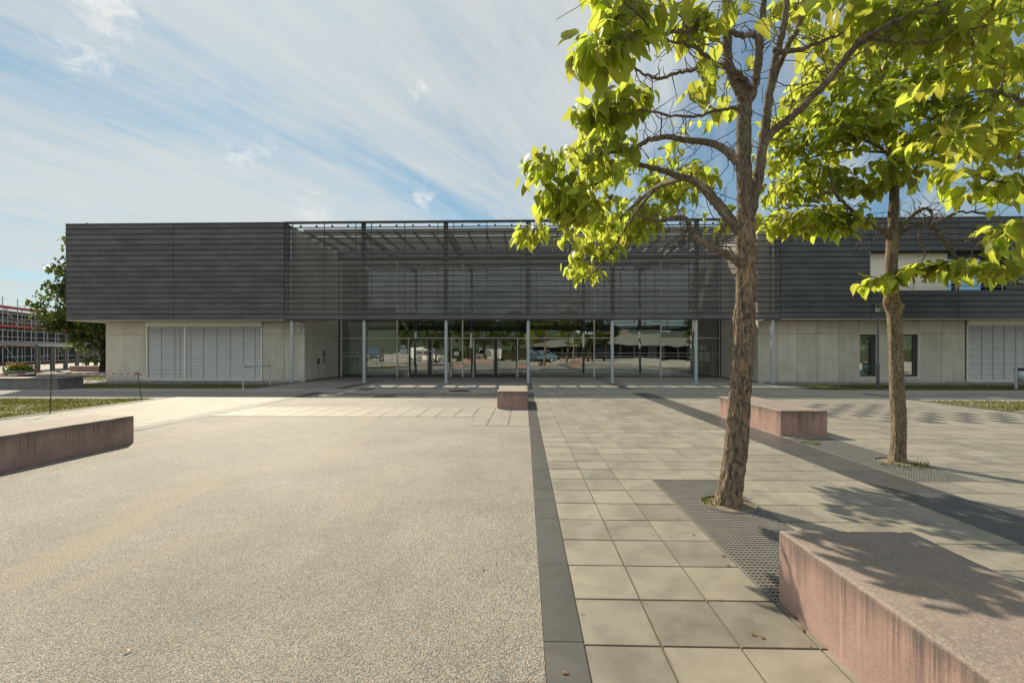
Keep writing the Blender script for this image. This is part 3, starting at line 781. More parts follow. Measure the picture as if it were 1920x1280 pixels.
# ---- venetian blinds
def blind(x0, x1, z0, z1, zb, divs, tapes, label):
    t_ = MB().box(x0-.05, x1+.05, YW-.09, YW+.16, zb, ZB-.045).build('blind_box', M['box_cream'], B)
    fr = MB(); fr.box(x0-.05,x0,YW-.02,YW+.16,z0-.06,zb); fr.box(x1,x1+.05,YW-.02,YW+.16,z0-.06,zb); fr.box(x0,x1,YW-.0,YW+.2,z0-.06,z0)
    for d_ in divs: fr.box(d_-.03, d_+.03, YW-.02, YW+.14, z0-.0, zb)
    fr.build('blind_rail', M['alu'], t_)
    s_ = MB(); n = int((zb-z0)/.1165); xs = [x0]+list(divs)+[x1]
    for a, b in zip(xs[:-1], xs[1:]):
        a += .035; b -= .035
        for k in range(n):
            z = z0+.02+k*.1165; dz = random.uniform(-.003, .003)
            y0 = YW+.035
            vs = []
            for q, (yy, zz) in enumerate(((0,0),(.010,.038),(.026,.072),(.046,.102))):
                vs += [(a, y0+yy, z+zz+dz), (b, y0+yy, z+zz+dz)]
            s_.add(vs, [(0,1,3,2),(2,3,5,4),(4,5,7,6)], 0, True)
    s_.build('slats', M['blind'], t_)
    tp = MB()
    for x in tapes: tp.box(x-.0045, x+.0045, YW+.024, YW+.034, z0, zb)
    tp.build('ladder_tape', M['alu_dark'], t_)
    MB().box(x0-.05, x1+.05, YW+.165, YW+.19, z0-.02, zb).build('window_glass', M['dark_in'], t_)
    t_['label'] = label
blind(X(276.5), X(490), .13, 2.93, 2.93, [X(347)], [X(p) for p in (302,327,337,357,381,406,431,456,478)], 'wide closed venetian blind left of the entrance')
blind(RS0+.06, RS1, .13, 2.93, 2.93, [], [X(p) for p in (1842,1863,1884,1906)], 'closed venetian blind at the right end')

# ---- two tall ground-floor windows
for a, b in ((W1, W2), (W4, W5)):
    f = MB(); z0, z1 = .27, 2.51
    f.box(a,a+.03,YW-.012,YW+.2,z0,z1,1); f.box(a+.03,b-.03,YW-.014,YW+.2,z0,z0+.03,1); f.box(b-.03,b,YW-.012,YW+.2,z0,z1,1); f.box(a+.03,b-.03,YW-.014,YW+.2,z1-.03,z1,1)
    f.box(a+.03,a+.09,YW+.12,YW+.18,z0+.03,z1-.03); f.box(b-.24,b-.03,YW+.11,YW+.18,z0+.03,z1-.03); f.box(a+.09,b-.24,YW+.12,YW+.18,z0+.03,z0+.10); f.box(a+.09,b-.24,YW+.12,YW+.18,z1-.10,z1-.03)
    wd = f.build('window', [M['alu_dark'], M['alu']], B)
    MB().quad((a+.09,YW+.15,z0+.1),(b-.24,YW+.152,z0+.1),(b-.24,YW+.149,z1-.1),(a+.09,YW+.15,z1-.1)).build('pane', M['glass'], wd)
    q = MB(); q.box(a,b,YW+.9,YW+.92,z0-.2,z1+.1); q.build('room_wall', M['dark_in'], wd)
    cv = MB()
    xs = np.linspace(a+.05, b-.05, 26)
    for x_a, x_b, k in zip(xs[:-1], xs[1:], range(25)):
        cv.quad((x_a,YW+.5+.03*math.sin(k*1.7),z0),(x_b,YW+.5+.03*math.sin((k+1)*1.7),z0),(x_b,YW+.5+.03*math.sin((k+1)*1.7),z1),(x_a,YW+.5+.03*math.sin(k*1.7),z1))
    cv.build('curtain', M['curtain'], wd)

# ---- recessed balcony in the right block
YB = 23.45
mb = MB(); mb.box(BX0, wx(1776, YB), YB, YB+.1, BZ0+.002, BZ1-.002); mb.box(BX0-.0, BX0+.03, YF+.032, YB, BZ0+.002, BZ1-.002)
mb.build('plaster_wall', M['plaster'], B)
mb = MB(); mb.box(BX0, BX1, YF+.03, YB+.4, BZ0-.03, BZ0-.002); mb.build('balcony_floor', M['roofgrey'], B)
bw = MB(); xa, xb = wx(1776, YB), BX1
xm = wx(1793, YB)
bw.box(xa, xb, YB, YB+.1, BZ1-.28, BZ1-.002); bw.box(xm-.14, xm+.14, YB, YB+.1, BZ0+.002, BZ1-.28)
bw.box(xb-.45, xb-.30, YB, YB+.1, BZ0+.002, BZ1-.28); bw.box(xm+.14, xm+.22, YB+.02, YB+.08, BZ0+.002, BZ1-.28, 1)
wd = bw.build('balcony_window', [M['alu_dark'], M['alu']], B)
MB().quad((xa,YB+.06,BZ0),(xm-.14,YB+.06,BZ0),(xm-.14,YB+.063,BZ1-.2),(xa,YB+.06,BZ1-.2)).build('pane', M['glass_blue'], wd)
MB().quad((xm+.22,YB+.06,BZ0),(xb-.45,YB+.058,BZ0),(xb-.45,YB+.062,BZ1-.2),(xm+.22,YB+.06,BZ1-.2)).build('pane', M['glass_blue'], wd)
MB().box(xa, xb+.5, YB+1.2, YB+1.25, BZ0, BZ1).build('room_wall', M['wall_in'], wd)
rl = MB(); rz = zp(531, 1700, YF+.1)
rl.tube([(BX0,YF+.08,rz),(BX1,YF+.08,rz)], .016, 8); rl.tube([(BX0,YF+.08,(rz+BZ0)/2),(BX1,YF+.08,(rz+BZ0)/2)], .009, 6)
xx = BX0+.9
while xx < BX1: rl.box(xx-.012, xx+.012, YF+.07, YF+.09, BZ0-.03, rz); xx += 1.1
rl.build('railing', M['steel'], B)

# ---- posts, screen, canopy
PXS = [547.5, 683, 836.5, 990.5, 1148, 1305, 1448.5]
YP = 23.03
PX_ = [wx(p, YP) for p in PXS]
for x in PX_:
    mb = MB(); mb.tube([(x,YP,.03),(x,YP,7.9)], .082, 18); mb.box(x-.10,x+.10,YP-.10,YP+.10,0,.028); mb.tube([(x,YP,.028),(x,YP,.05)], .10, 18)
    mb.build('support_post', M['galv'], B)
BAY = [XL1+.01]+PX_[1:-1]+[XR0-.01]
for a, b in zip(BAY[:-1], BAY[1:]):
    mb = MB()
    for r in range(18):
        z = ZB+r*ROW
        mb.box(a+.008, b-.008, YF-.045, YF+.03, z-.004, z+.028)
        if r < 17: mb.box(a+.01, b-.01, YF-.012, YF-.004, z+.135, z+.142)
    mid = (a+b)/2
    for x, h_ in ((a+.06,.055), (mid,.016), (b-.06,.055), (a+.40,.016), (b-.40,.016)): mb.box(x-h_, x+h_, YF+.031, YF+.075, ZB, ZT-.06)
    for q in range(1, 5): x = a+(b-a)*q/5; mb.box(x-.035, x+.035, YF+.031, YF+.12, ZT-.22, ZT-.13)
    sc_ = mb.build('louvre_screen', M['screen_steel'], B)
    p1 = MB(); p2 = MB(); p3 = MB()
    for r in range(17):
        z = ZB+r*ROW; tgt = p2 if r < 1 else (p1 if r < 11 else p3)
        tgt.quad((a+.01,YF-.02,z+.028),(b-.01,YF-.02,z+.028),(b-.01,YF+.012,z+ROW-.004),(a+.01,YF+.012,z+ROW-.004))
    p1.build('perforated_blade', M['mesh'], sc_); p3.build('open_blade', M['mesh_open'], sc_); p2.build('closed_blade', M['mesh_dense'], sc_)
mb = MB(); mb.box(XL1+.002, XR0-.002, YF-.06, YF+.10, ZT-.06, ZT+.04); mb.box(XL1+.002, XR0-.002, YF-.03, YF+.07, ZB-.045, ZB-.006)
mb.build('screen_edge_beam', M['screen_steel'], B)
RZC = 7.80
for x in PX_[1:-1]: MB().box(x-.075, x+.075, YF+.16, YG-.05, RZC-.36, RZC-.13).build('main_beam', M['roofgrey'], B)
mb = MB(); x = CL+.30
for x in np.arange(CL+.42, CR-.38, .93): mb.box(x-.035, x+.035, YF+.12, YG-.05, RZC-.128, RZC)
mb.box(CL, CR, YG-.35, YG-.22, RZC-.30, RZC-.14)
for y in np.arange(23.5, 28.4, .93): mb.box(CL, CL+.42, y-.12, y+.12, RZC-.05, RZC); mb.box(CR-.42, CR, y-.12, y+.12, RZC-.05, RZC)
mb.build('rafter', M['roofgrey'], B)
mb = MB()
for y0, y1 in ((23.0,24.32), (24.52,25.84), (26.0,27.30)):
    mb.box(CL+.42, CR-.42, y0, y1, RZC+.002, RZC+.03)
mb.build('canopy_panel', M['canopy'], B)
for px in (222, 557):
    x = wx(px, 26); MB().tube([(x,26,ZT),(x,26,ZT+.62)], .012, 6).build('lightning_rod', M['galv'], B)

# ---- glass front
GX = [wx(p, YG) for p in (640, 745, 867.5, 990, 1114, 1238.7, 1349.8)]
GZ = [.05, 2.43, 3.64, 4.84, 6.04, 7.27]
DOORS = [(768, 844), (889.5, 969.5)]
gf = MB()
for x in GX: gf.box(x-.034, x+.034, YG-.06, YG+.08, 0, 7.32)
for z in GZ[1:]: gf.box(GX[0]+.033, GX[-1]-.033, YG-.045, YG+.07, z-.026, z+.026)
dx_ = [wx(p, YG) for p in (766.2, 846.4, 888.4, 970.6)]
for x in dx_: gf.box(x-.027, x+.027, YG-.055, YG+.07, 0, GZ[1]-.027)
gf.build('sill', M['alu'], B).name = 'facade_frame'
FRM = [c for c in B.children if c.name.startswith('facade_frame')][0]
dk = MB(); dk.box(CL, GX[0]-.033, YG-.25, YG+.1, 0, 7.9); dk.box(GX[-1]+.033, CR, YG-.25, YG+.1, 0, 7.9)
dk.box(GX[0]-.03, GX[-1]+.03, YG+.0, YG+.3, 7.33, 8.05)
for a, b in ((GX[0], dx_[0]), (dx_[1], dx_[2]), (dx_[3], GX[-1])): dk.box(a+.033, b-.033, YG-.02, YG+.05, 0, .05)
dk.build('dark_reveal', M['alu_dark'], B)
def pane(x0, x1, z0, z1, m, par):
    j = lambda: random.uniform(-.004, .004)
    return MB().quad((x0,YG+j(),z0),(x1,YG+j(),z0),(x1,YG+j(),z1),(x0,YG+j(),z1)).build('pane', m, par)
for i in range(6):
    x0, x1 = GX[i]+.034, GX[i+1]-.034
    for k in range(5):
        z0, z1 = GZ[k]+(.027 if k else .001), GZ[k+1]-.027
        if k == 0 and i in (1, 2): continue
        pane(x0, x1, z0, z1, M['glass'] if k < 2 else M['glass_up'], FRM)
for a, b in ((GX[1]+.034, dx_[0]-.028), (dx_[1]+.028, GX[2]-.034), (GX[2]+.034, dx_[2]-.028), (dx_[3]+.028, GX[3]-.034)):
    pane(a, b, .051, GZ[1]-.027, M['glass'], FRM)
for i in (0, 3, 4, 5):
    for z in (1.49, 1.29): MB().box(GX[i]+.05, GX[i+1]-.05, YG-.010, YG-.007, z-.012, z+.012).build('safety_stripe', M['curtain'], FRM)
for (xa, xb) in ((dx_[0], dx_[1]), (dx_[2], dx_[3])):
    xa += .028; xb -= .028; xm = (xa+xb)/2; top = GZ[1]-.03
    for l0, l1, hx, ix in ((xa, xm-.004, xm-.17, -1), (xm+.004, xb, xm+.17, 1)):
        d_ = MB(); d_.box(l0,l0+.10,YG-.03,YG+.04,.03,top); d_.box(l1-.10,l1,YG-.03,YG+.04,.03,top)
        d_.box(l0+.10,l1-.10,YG-.029,YG+.04,.03,.16); d_.box(l0+.10,l1-.10,YG-.029,YG+.04,top-.10,top)
        dr = d_.build('door', M['alu_dark'], B)
        pane(l0+.1, l1-.1, .16, top-.1, M['glass'], dr)
        h_ = MB(); h_.tube([(hx,YG-.10,.12),(hx,YG-.10,top-.08)], .018, 8)
        for z in (.3, 2.15): h_.bar((hx,YG-.10,z),(hx,YG-.03,z),.014,.014)
        h_.bar((hx,YG-.10,1.62),(xm-ix*(-.05),YG-.06,1.62),.02,.05)
        h_.build('handle', M['steel'], dr)

# ---- hall behind the glass
mb = MB(); mb.quad((CL,YG+.1,.02),(CR,YG+.1,.02),(CR,41,.02),(CL,41,.02)); mb.build('hall_floor', M['floor_in'], B)
mb = MB(); mb.box(CL, CR, YG+.31, 41.2, 7.4, 8.0); mb.build('hall_roof', M['dark_in'], B)
mb = MB(); mb.box(CL-.03, CL-.001, YG+.31, 41, .02, 7.4); mb.box(CR+.001, CR+.03, YG+.31, 41, .02, 7.4)
mb.box(CL, CR, 41, 41.2, .02, 7.4)
for a, b in ((-7.5,-5.6), (-5.0,-3.1)): mb.box(a, b, 40.96, 41, .3, 2.4)
mb.build('hall_wall', M['wall_in'], B)
mb = MB(); mb.box(CL, CR, 36.5, 41, 3.3, 3.65); mb.box(-3.0, -2.9, 29.5, 36.5, 3.2, 3.3); mb.build('gallery', M['dark_in'], B)
for px in (787, 885, 1091, 1194, 1286):
    x = wx(px, 31.0); MB().tube([(x,31.0,.02),(x,31.0,7.4)], .13, 12).build('hall_column', M['dark_in'], B)
cv = MB(); xs = np.linspace(GX[0]+.25, GX[1]-.3, 130)
def cy(k): return YG+.70+.085*math.sin(k*1.15)+.03*math.sin(k*.37)
for k in range(129):
    cv.add([(xs[k],cy(k),.06),(xs[k+1],cy(k+1),.06),(xs[k+1],cy(k+1),3.05),(xs[k],cy(k),3.05)], [(0,1,2,3)], 0, True)
cv.box(GX[0]+.2, GX[1]-.1, YG+.62, YG+.9, 3.06, 3.5, 1)
tag(cv.build('curtain', [M['curtain'], M['box_cream']]), 'grey green curtain behind the leftmost glass bay', 'curtain')

# ---- notices on the doors and glass
def notice(p0, p1, q0, q1, m, label, text=None, tsize=.12, bar=None, lines=0):
    a = onplane(p0, q1, YG-.04); b = onplane(p1, q0, YG-.04)
    o = MB().box(-(b.x-a.x)/2, (b.x-a.x)/2, -.004, 0, 0, b.z-a.z).build('notice', M[m]); o.location = ((a.x+b.x)/2, YG-.04, a.z)
    tag(o, label, 'notice', 'paper notices on the entrance glass')
    if text:
        cu = bpy.data.curves.new('lettering', 'FONT'); cu.body = text; cu.size = tsize; cu.align_x = 'CENTER'; cu.align_y = 'CENTER'; cu.offset = .006
        tmp = bpy.data.objects.new('lettering', cu)
        dg = bpy.context.evaluated_depsgraph_get()
        me = bpy.data.meshes.new_from_object(tmp.evaluated_get(dg)) if False else bpy.data.meshes.new_from_object(tmp)
        bpy.data.objects.remove(tmp); me.materials.clear(); me.materials.append(M['ink'])
        t_ = link(bpy.data.objects.new('lettering', me)); t_.parent = o; t_.location = (0, -.007, (b.z-a.z)*.5); t_.rotation_euler = (R(90), 0, 0)
    if bar or lines:
        k = MB(); w_ = (b.x-a.x); h_ = b.z-a.z
        if bar: k.box(-w_*.4, w_*.4, -.007, -.005, h_*.30, h_*.70)
        for i in range(lines): k.box(-w_*.34, w_*(.34-.2*(i % 2)), -.007, -.005, h_*(.18+.16*i), h_*(.22+.16*i))
        k.build('print', M[bar or 'ink'], o)
    return o
notice(751.6, 760, 647.8, 651.6, 'paper', 'small white sticker with red bar, above the poster left of the doors', bar='ink_red')
notice(749.8, 762.9, 654, 664, 'paper', 'pale green poster on the narrow pane left of the doors', lines=3)
notice(779.8, 793, 656, 666, 'paper', 'notice reading Eingang on the left door leaf', text='Eingang', tsize=.10)
notice(781, 790.6, 667, 674, 'paper', 'smaller sheet just below the Eingang notice', lines=3)
notice(794.2, 799, 657, 666, 'paper_pink', 'pink sheet right beside the Eingang notice', lines=4)
notice(815, 821, 657, 666, 'paper_pink', 'pink sheet alone on the second door leaf', lines=4)
notice(851, 860.5, 659, 666.3, 'paper', 'pale sheet on the pane between the two double doors', lines=2)
notice(915, 920.4, 655.6, 659.4, 'paper', 'small pale sheet on the right double door', lines=1)

# ---- board with papers, stand and pink display inside the glass at right
nb = thing('notice_board', (wx(1312, 29.4), 29.4, .02), 'black pin board on white legs behind the right glass bay', 'notice board')
x0, x1 = wx(1289, 29.4), wx(1335, 29.4); z0, z1 = zp(682, 1312, 29.4), zp(646, 1312, 29.4)
MB().box(x0, x1, 29.40, 29.43, z0, z1).build('panel', M['dark_in'], nb)
f = MB(); f.box(x0-.05,x0,29.38,29.44,.05,z1+.05); f.box(x1,x1+.05,29.38,29.44,.05,z1+.05); f.box(x0,x1,29.38,29.44,z1,z1+.05); f.box(x0,x1,29.38,29.44,z0-.05,z0); f.box(x0-.3,x0+.25,29.3,29.5,.02,.05); f.box(x1-.25,x1+.3,29.3,29.5,.02,.05)
f.build('frame', M['white'], nb)
for p0, p1, q0, q1 in ((1291,1299,650,664),(1301,1306,652,658),(1312,1319,648,656.5),(1320,1326,648,656.5),(1311,1319,660,676),(1321,1330,658.5,670),(1320,1332,670.5,678),(1291,1300,666,678),(1302,1309,662,676)):
    a = onplane(p0, q1, 29.38); b = onplane(p1, q0, 29.38); MB().box(a.x, b.x, 29.385, 29.395, a.z, b.z).build('sheet', M['paper'], nb)
ds = thing('display_stand', (wx(1245, 29.6), 29.6, .02), 'pink floor display standing behind the right glass bays', 'display stand')
MB().prism([(wx(1238,29.6),.02),(wx(1257,29.6),.02),(wx(1257,29.6),.62),(wx(1242,29.6),.85),(wx(1238,29.6),1.25)], 'y', 29.55, 29.65).build('panel', M['paper_pink'], ds)
MB().box(wx(1236,29.6), wx(1258,29.6), 29.45, 29.75, .02, .05).build('foot', M['white'], ds)
lc = thing('leaflet_stand', (wx(1226, 29.8), 29.8, .02), 'slim grey stand with a sheet, behind the glass left of the pink display', 'stand')
MB().box(wx(1219,29.8), wx(1231,29.8), 29.78, 29.82, 1.0, 2.0).build('sheet', M['curtain'], lc)
s_ = MB(); s_.tube([(wx(1226,29.8),29.83,.02),(wx(1226,29.8),29.83,1.9)], .025, 8); s_.lathe((wx(1226,29.8),29.8,.02), [(0,.04),(.25,.03),(.25,0)], 16); s_.build('stem', M['steel'], lc)

# ---- guard hoops beside the doors
for px, lab in ((760.5, 'tubular steel hoop left of the left double door'), (842.5, 'tubular steel hoop right of the left double door'), (887, 'tubular steel hoop left of the right double door'), (968.5, 'tubular steel hoop right of the right double door')):
    x = wx(px, 28.0); t_ = []
    for k in range(0, 9):
        a = math.pi*k/8; t_.append((x, 28.12-.22*math.cos(a), .72+.20*math.sin(a)))
    o = MB().tube([(x,27.9,0)]+t_+[(x,28.34,0)], .022, 8).build('guard_hoop', M['steel']); tag(o, lab, 'guard hoop', 'steel hoops by the entrance doors')
    o.data.transform(__import__('mathutils').Matrix.Translation((-x, -28.12, 0))); o.location = (x, 28.12, 0)

# ---- bicycle hoop on the left lawn corner
h = thing('bicycle_hoop', (-11.9, 20.0, 0), 'bent steel tube hoop at the lawn corner before the left blind', 'bicycle hoop')
pts = [(-12.0,19.1,0)]+[(-12.0,19.22-.12*math.cos(a),.82+.12*math.sin(a)) for a in np.linspace(0, math.pi/2, 5)]+[(-11.85,20.9+.12*math.sin(a)-.12,.82+.12*math.cos(a)) for a in np.linspace(0, math.pi/2, 5)]+[(-11.85,20.9,0)]
MB().tube(pts, .026, 10).build('tube', M['steel'], h)
f = MB(); f.lathe((-12.0,19.1,0), [(0,.012),(.06,.012),(.06,0)], 12); f.lathe((-11.85,20.9,0), [(0,.012),(.06,.012),(.06,0)], 12); f.build('base_plate', M['steel'], h)

# ---- security camera and intercom
sc = thing('security_camera', (wx(558, 23.6), 23.6, 3.0), 'white security camera under the soffit beside the left post', 'camera')
c0 = Vector((wx(560, 23.6), 23.6, 3.02))
MB().tube([c0+Vector((-.18,0,.06)), c0+Vector((.20,-.10,.01))], .065, 14).build('housing', M['white'], sc)
MB().tube([c0+Vector((-.20,.0,.065)), c0+Vector((-.178,0,.06))], .05, 14).build('lens', M['rubber'], sc)
b_ = MB(); b_.tube([c0+Vector((.0,0,-.06)), c0+Vector((.02,.05,-.20)), c0+Vector((-.15,.28,-.22))], .022, 8); b_.box(c0.x-.22, c0.x-.08, 23.86, 23.895, 2.72, 2.9); b_.build('bracket', M['white'], sc)
ic = thing('intercom', (CL, 26.25, .87), 'grey metal intercom and letter panel on the recess side wall', 'intercom')
MB().box(CL+.001, CL+.03, 26.0, 26.5, .87, 1.72).build('panel', M['galv'], ic)
k = MB(); k.box(CL+.031, CL+.036, 26.08, 26.32, 1.3, 1.62); k.box(CL+.031, CL+.036, 26.08, 26.2, .95, 1.2); k.box(CL+.031, CL+.036, 26.3, 26.42, 1.0, 1.1); k.build('button_field', M['alu_dark'], ic)
ks = thing('key_box', (CL, 25.5, .88), 'small dark metal box on the recess side wall, left of the intercom', 'box')
MB().box(CL+.001, CL+.03, 25.4, 25.66, .88, 1.2).build('lid', M['alu_dark'], ks); MB().box(CL+.031, CL+.036, 25.5, 25.56, 1.0, 1.04).build('lock', M['steel'], ks)

# ================================================================= STREET FURNITURE, RIGHT
lp = Vector((15.5, 20.4, 0))
t_ = thing('street_lamp', lp, 'slim grey street lamp with a glass cylinder head before the right wall', 'street lamp')
MB().tube([lp+Vector((0,0,-.02)), lp+Vector((0,0,1.05))], .062, 14).build('base', M['lamp_grey'], t_)
MB().tube([lp+Vector((0,0,1.05)), lp+Vector((0,0,3.26))], .038, 12).build('pole', M['lamp_grey'], t_)
MB().lathe(lp+Vector((0,0,3.26)), [(.04,0),(.11,.01),(.19,.05),(.19,.07)], 18).build('collar', M['lamp_grey'], t_)
MB().lathe(lp+Vector((0,0,3.33)), [(.17,0),(.18,.25)], 18).build('lamp_glass', M['glass_up'], t_)
MB().lathe(lp+Vector((0,0,3.58)), [(.24,0),(.24,.03),(.10,.12),(0,.14)], 18).build('cap', M['alu_dark'], t_)
b0 = Vector((20.7, 19.75, 0))
t_ = thing('litter_bin', b0, 'round galvanised litter bin on a post before the right blind', 'litter bin')
MB().tube([b0, b0+Vector((0,0,.95))], .045, 10).build('post', M['galv'], t_)
MB().lathe(b0+Vector((.30,0,.30)), [(0,0),(.24,0),(.27,.52),(.25,.52),(.22,.04)], 22).build('bucket', M['galv'], t_)
MB().lathe(b0+Vector((.30,0,.30)), [(.255,.50),(.285,.505),(.275,.56),(.19,.60),(.12,.53)], 22).build('bag', M['rubber'], t_)

# ================================================================= LEFT BACKGROUND
# barrier tape on two iron rods
r1, r2 = Vector((-12.15, 11.33, 0)), Vector((-12.43, 14.4, 0))
t_ = thing('barrier_rod', r1, 'thin rusty iron rod with hooked top, nearest of the tape rods', 'barrier rod')
MB().tube([r1+Vector((0,0,-.05)), r1+Vector((.03,0,1.12))], .010, 8).build('rod', M['rust'], t_)
MB().tube([r1+Vector((.03,0,1.10)), r1+Vector((.05,-.02,1.00)), r1+Vector((.09,-.02,.97)), r1+Vector((.12,-.02,1.0)), r1+Vector((.12,-.02,1.08))], .007, 6).build('hook', M['rust'], t_)
t_ = thing('barrier_rod', r2, 'leaning rusty iron rod with the red tape ends knotted on top', 'barrier rod')
MB().tube([r2+Vector((.05,0,-.05)), r2+Vector((-.10,0,.92))], .011, 8).build('rod', M['rust'], t_)
MB().tube([r2+Vector((-.10,0,.9)), r2+Vector((-.17,-.02,.80)), r2+Vector((-.22,-.02,.80)), r2+Vector((-.22,-.02,.88))], .007, 6).build('hook', M['rust'], t_)
def ribbon(name, pts, wd, m, label):
    pts = [Vector(p) for p in pts]; mb = MB(); vs = []
    for i, p in enumerate(pts):
        a = .5*math.sin(i*.9)+.2*math.sin(i*2.3); vs += [p+Vector((wd*math.sin(a)*.6, 0, wd*math.cos(a)/2)), p-Vector((wd*math.sin(a)*.6, 0, wd*math.cos(a)/2))]
    mb.add(vs, [(2*i,2*i+1,2*i+3,2*i+2) for i in range(len(pts)-1)], 0, True)
    mb.m = [(i//2) % 2 if m == 'tape' else 0 for i in range(len(mb.m))]
    return tag(mb.build(name, [M[m], M['tape_red']]), label, 'barrier tape')
A_, B_ = r1+Vector((.03,0,1.09)), r2+Vector((-.10,0,.90))
ribbon('barrier_tape', [A_.lerp(B_, k/40)+Vector((0,0,-.22*(k/40)*(1-k/40))) for k in range(41)], .035, 'tape', 'faded red and white tape strung between the two iron rods')
A2 = Vector((-16.5, 10.2, .75)); ribbon('barrier_tape', [A_.lerp(A2, k/50)+Vector((0,0,-.15*(k/50)*(1-k/50))) for k in range(51)], .035, 'tape', 'faded tape running left from the nearest iron rod out of frame')
ribbon('tape_end', [B_+Vector((.02*k, -.01, .01-.012*k)) for k in range(9)], .05, 'red', 'loose red tape end knotted at the leaning rod')

# flower planter
p0 = Vector((-30.7, 26.9, 0))
t_ = thing('flower_planter', p0, 'grey concrete planter full of orange flowers behind the grey bench', 'planter')
k = MB(); k.lathe(p0, [(0,0),(.62,0),(.74,.42),(.76,.45),(.68,.45),(.66,.38),(0,.38)], 24); k.build('tub', M['planter'], t_)

# grey shelter roof on double posts
sh = thing('shelter', (-44, 44, 0), 'grey steel shelter with a flat roof on double posts', 'shelter')
sA, sB = Vector((-37.5, 33.0, 0)), Vector((-50.5, 54.5, 0))
sd = (sB-sA).normalized(); sn = Vector((sd.y, -sd.x, 0))
k = MB(); k.bar(sA+Vector((0,0,2.22))-sn*.2, sB+Vector((0,0,2.22))-sn*.2, 2.4, .14); k.build('roof', M['roofgrey'], sh)
k = MB(); k.bar(sA+Vector((0,0,2.08))+sn*.9, sB+Vector((0,0,2.08))+sn*.9, .12, .12); k.bar(sA+Vector((0,0,2.08))-sn*1.2, sB+Vector((0,0,2.08))-sn*1.2, .12, .12); k.build('edge_beam', M['galv'], sh)
for f_ in (.04, .16, .28, .40, .52, .64, .76, .88, .98):
    q = sA.lerp(sB, f_)
    k = MB()
    for off in (-.22, .22): k.bar(q+sd*off+sn*.5, q+sd*off+sn*.5+Vector((0,0,2.1)), .16, .16, up=tuple(sd))
    k.build('post', M['lamp_grey'], sh)
k = MB(); k.bar(sA+Vector((0,0,.75))-sn*.9, sB+Vector((0,0,.75))-sn*.9, .05, .05); k.bar(sA+Vector((0,0,1.2))-sn*.9, sB+Vector((0,0,1.2))-sn*.9, .05, .05); k.build('rail', M['galv'], sh)

# glazed office building behind a red and white scaffold
oA = at(-60, 658.5, 47.5); oA.z = 0
oB = at(215, 658.5, 78); oB.z = 0
od = (oB-oA).normalized(); on = Vector((od.y, -od.x, 0))          # towards the camera side
if on.dot(Vector((0,0,0))-oA) < 0: on = -on
L = (oB-oA).length
ob = thing('office_building', oA.lerp(oB, .5), 'dark glazed low office building behind the scaffold at far left', 'building')
def P(s_, out, z): return oA+od*s_+on*out+Vector((0,0,z))
k = MB(); k.add([P(0,-1.6,0),P(L,-1.6,0),P(L,-12,0),P(0,-12,0),P(0,-1.6,6.3),P(L,-1.6,6.3),P(L,-12,6.3),P(0,-12,6.3)], [(3,2,1,0),(4,5,6,7),(0,1,5,4),(1,2,6,5),(2,3,7,6),(3,0,4,7)]); k.build('wall', M['alu_dark'], ob)
for z0, z1 in ((.3, 2.5), (2.9, 4.1), (4.25, 5.3), (5.4, 6.1)):
    k = MB(); k.quad(P(.3,-1.55,z0), P(L-.3,-1.55,z0), P(L-.3,-1.55,z1), P(.3,-1.55,z1)); k.build('window_band', M['glass_dark'], ob)
k = MB()
for z in (2.7, 4.18, 5.35, 6.2): k.bar(P(0,-1.5,z), P(L,-1.5,z), .10, .10)
for i in range(int(L/2.4)+1): k.bar(P(i*2.4,-1.5,.2), P(i*2.4,-1.5,6.2), .08, .08, up=tuple(od))
k.build('facade_grid', M['galv'], ob)
k = MB(); k.bar(P(-.3,-6.6,6.42), P(L+.3,-6.6,6.42), 11, .18); k.build('roof', M['roofgrey'], ob)
sf = thing('scaffold', oA+on*.2, 'red and white facade scaffold in front of the far office building', 'scaffold')
ST = [P(i*2.57, o_, 0) for i in range(int(L/2.57)+1) for o_ in (0, -.9)]
for i in range(int(L/2.57)+1):
    k = MB()
    for o_ in (0, -.9):
        k.tube([P(i*2.57,o_,0), P(i*2.57,o_,7.9 if o_ == 0 else 6.9)], .05, 6)
        k.tube([P(i*2.57,o_,0), P(i*2.57,o_,.25)], .10, 6, 1); k.tube([P(i*2.57,o_,2.0), P(i*2.57,o_,2.5)], .07, 6, 1); k.tube([P(i*2.57,o_,4.2), P(i*2.57,o_,4.6)], .07, 6, 1)
    for z in (2.3, 4.5, 6.7): k.bar(P(i*2.57,0,z), P(i*2.57,-.9,z), .05, .05)
    k.build('standard', [M['galv'], M['red']], sf)
for z in (2.3, 4.5, 6.7):
    k = MB(); k.bar(P(0,-.45,z), P(L,-.45,z), .85, .06); k.bar(P(0,.06,z+.10), P(L,.06,z+.10), .04, .20); k.build('deck', M['red'], sf)
k = MB()
for z in (2.3, 4.5, 6.7):
    for dz_ in (.5, 1.0): k.tube([P(0,0,z+dz_), P(L,0,z+dz_)], .03, 5)
k.build('guard_rail', M['galv'], sf)
for i in range(0, int(L/2.57), 2):
    k = MB()
    for z in (.2, 4.5): 
        a, b = P(i*2.57,.08,z+2.2), P((i+1)*2.57,.08,z-.0)
        k.tube([a, b], .04, 5)
    for q in (.0, .55): k.tube([a.lerp(b, q), a.lerp(b, q+.2)], .055, 5, 1)
    k.build('diagonal_brace', [M['galv'], M['red']], sf)

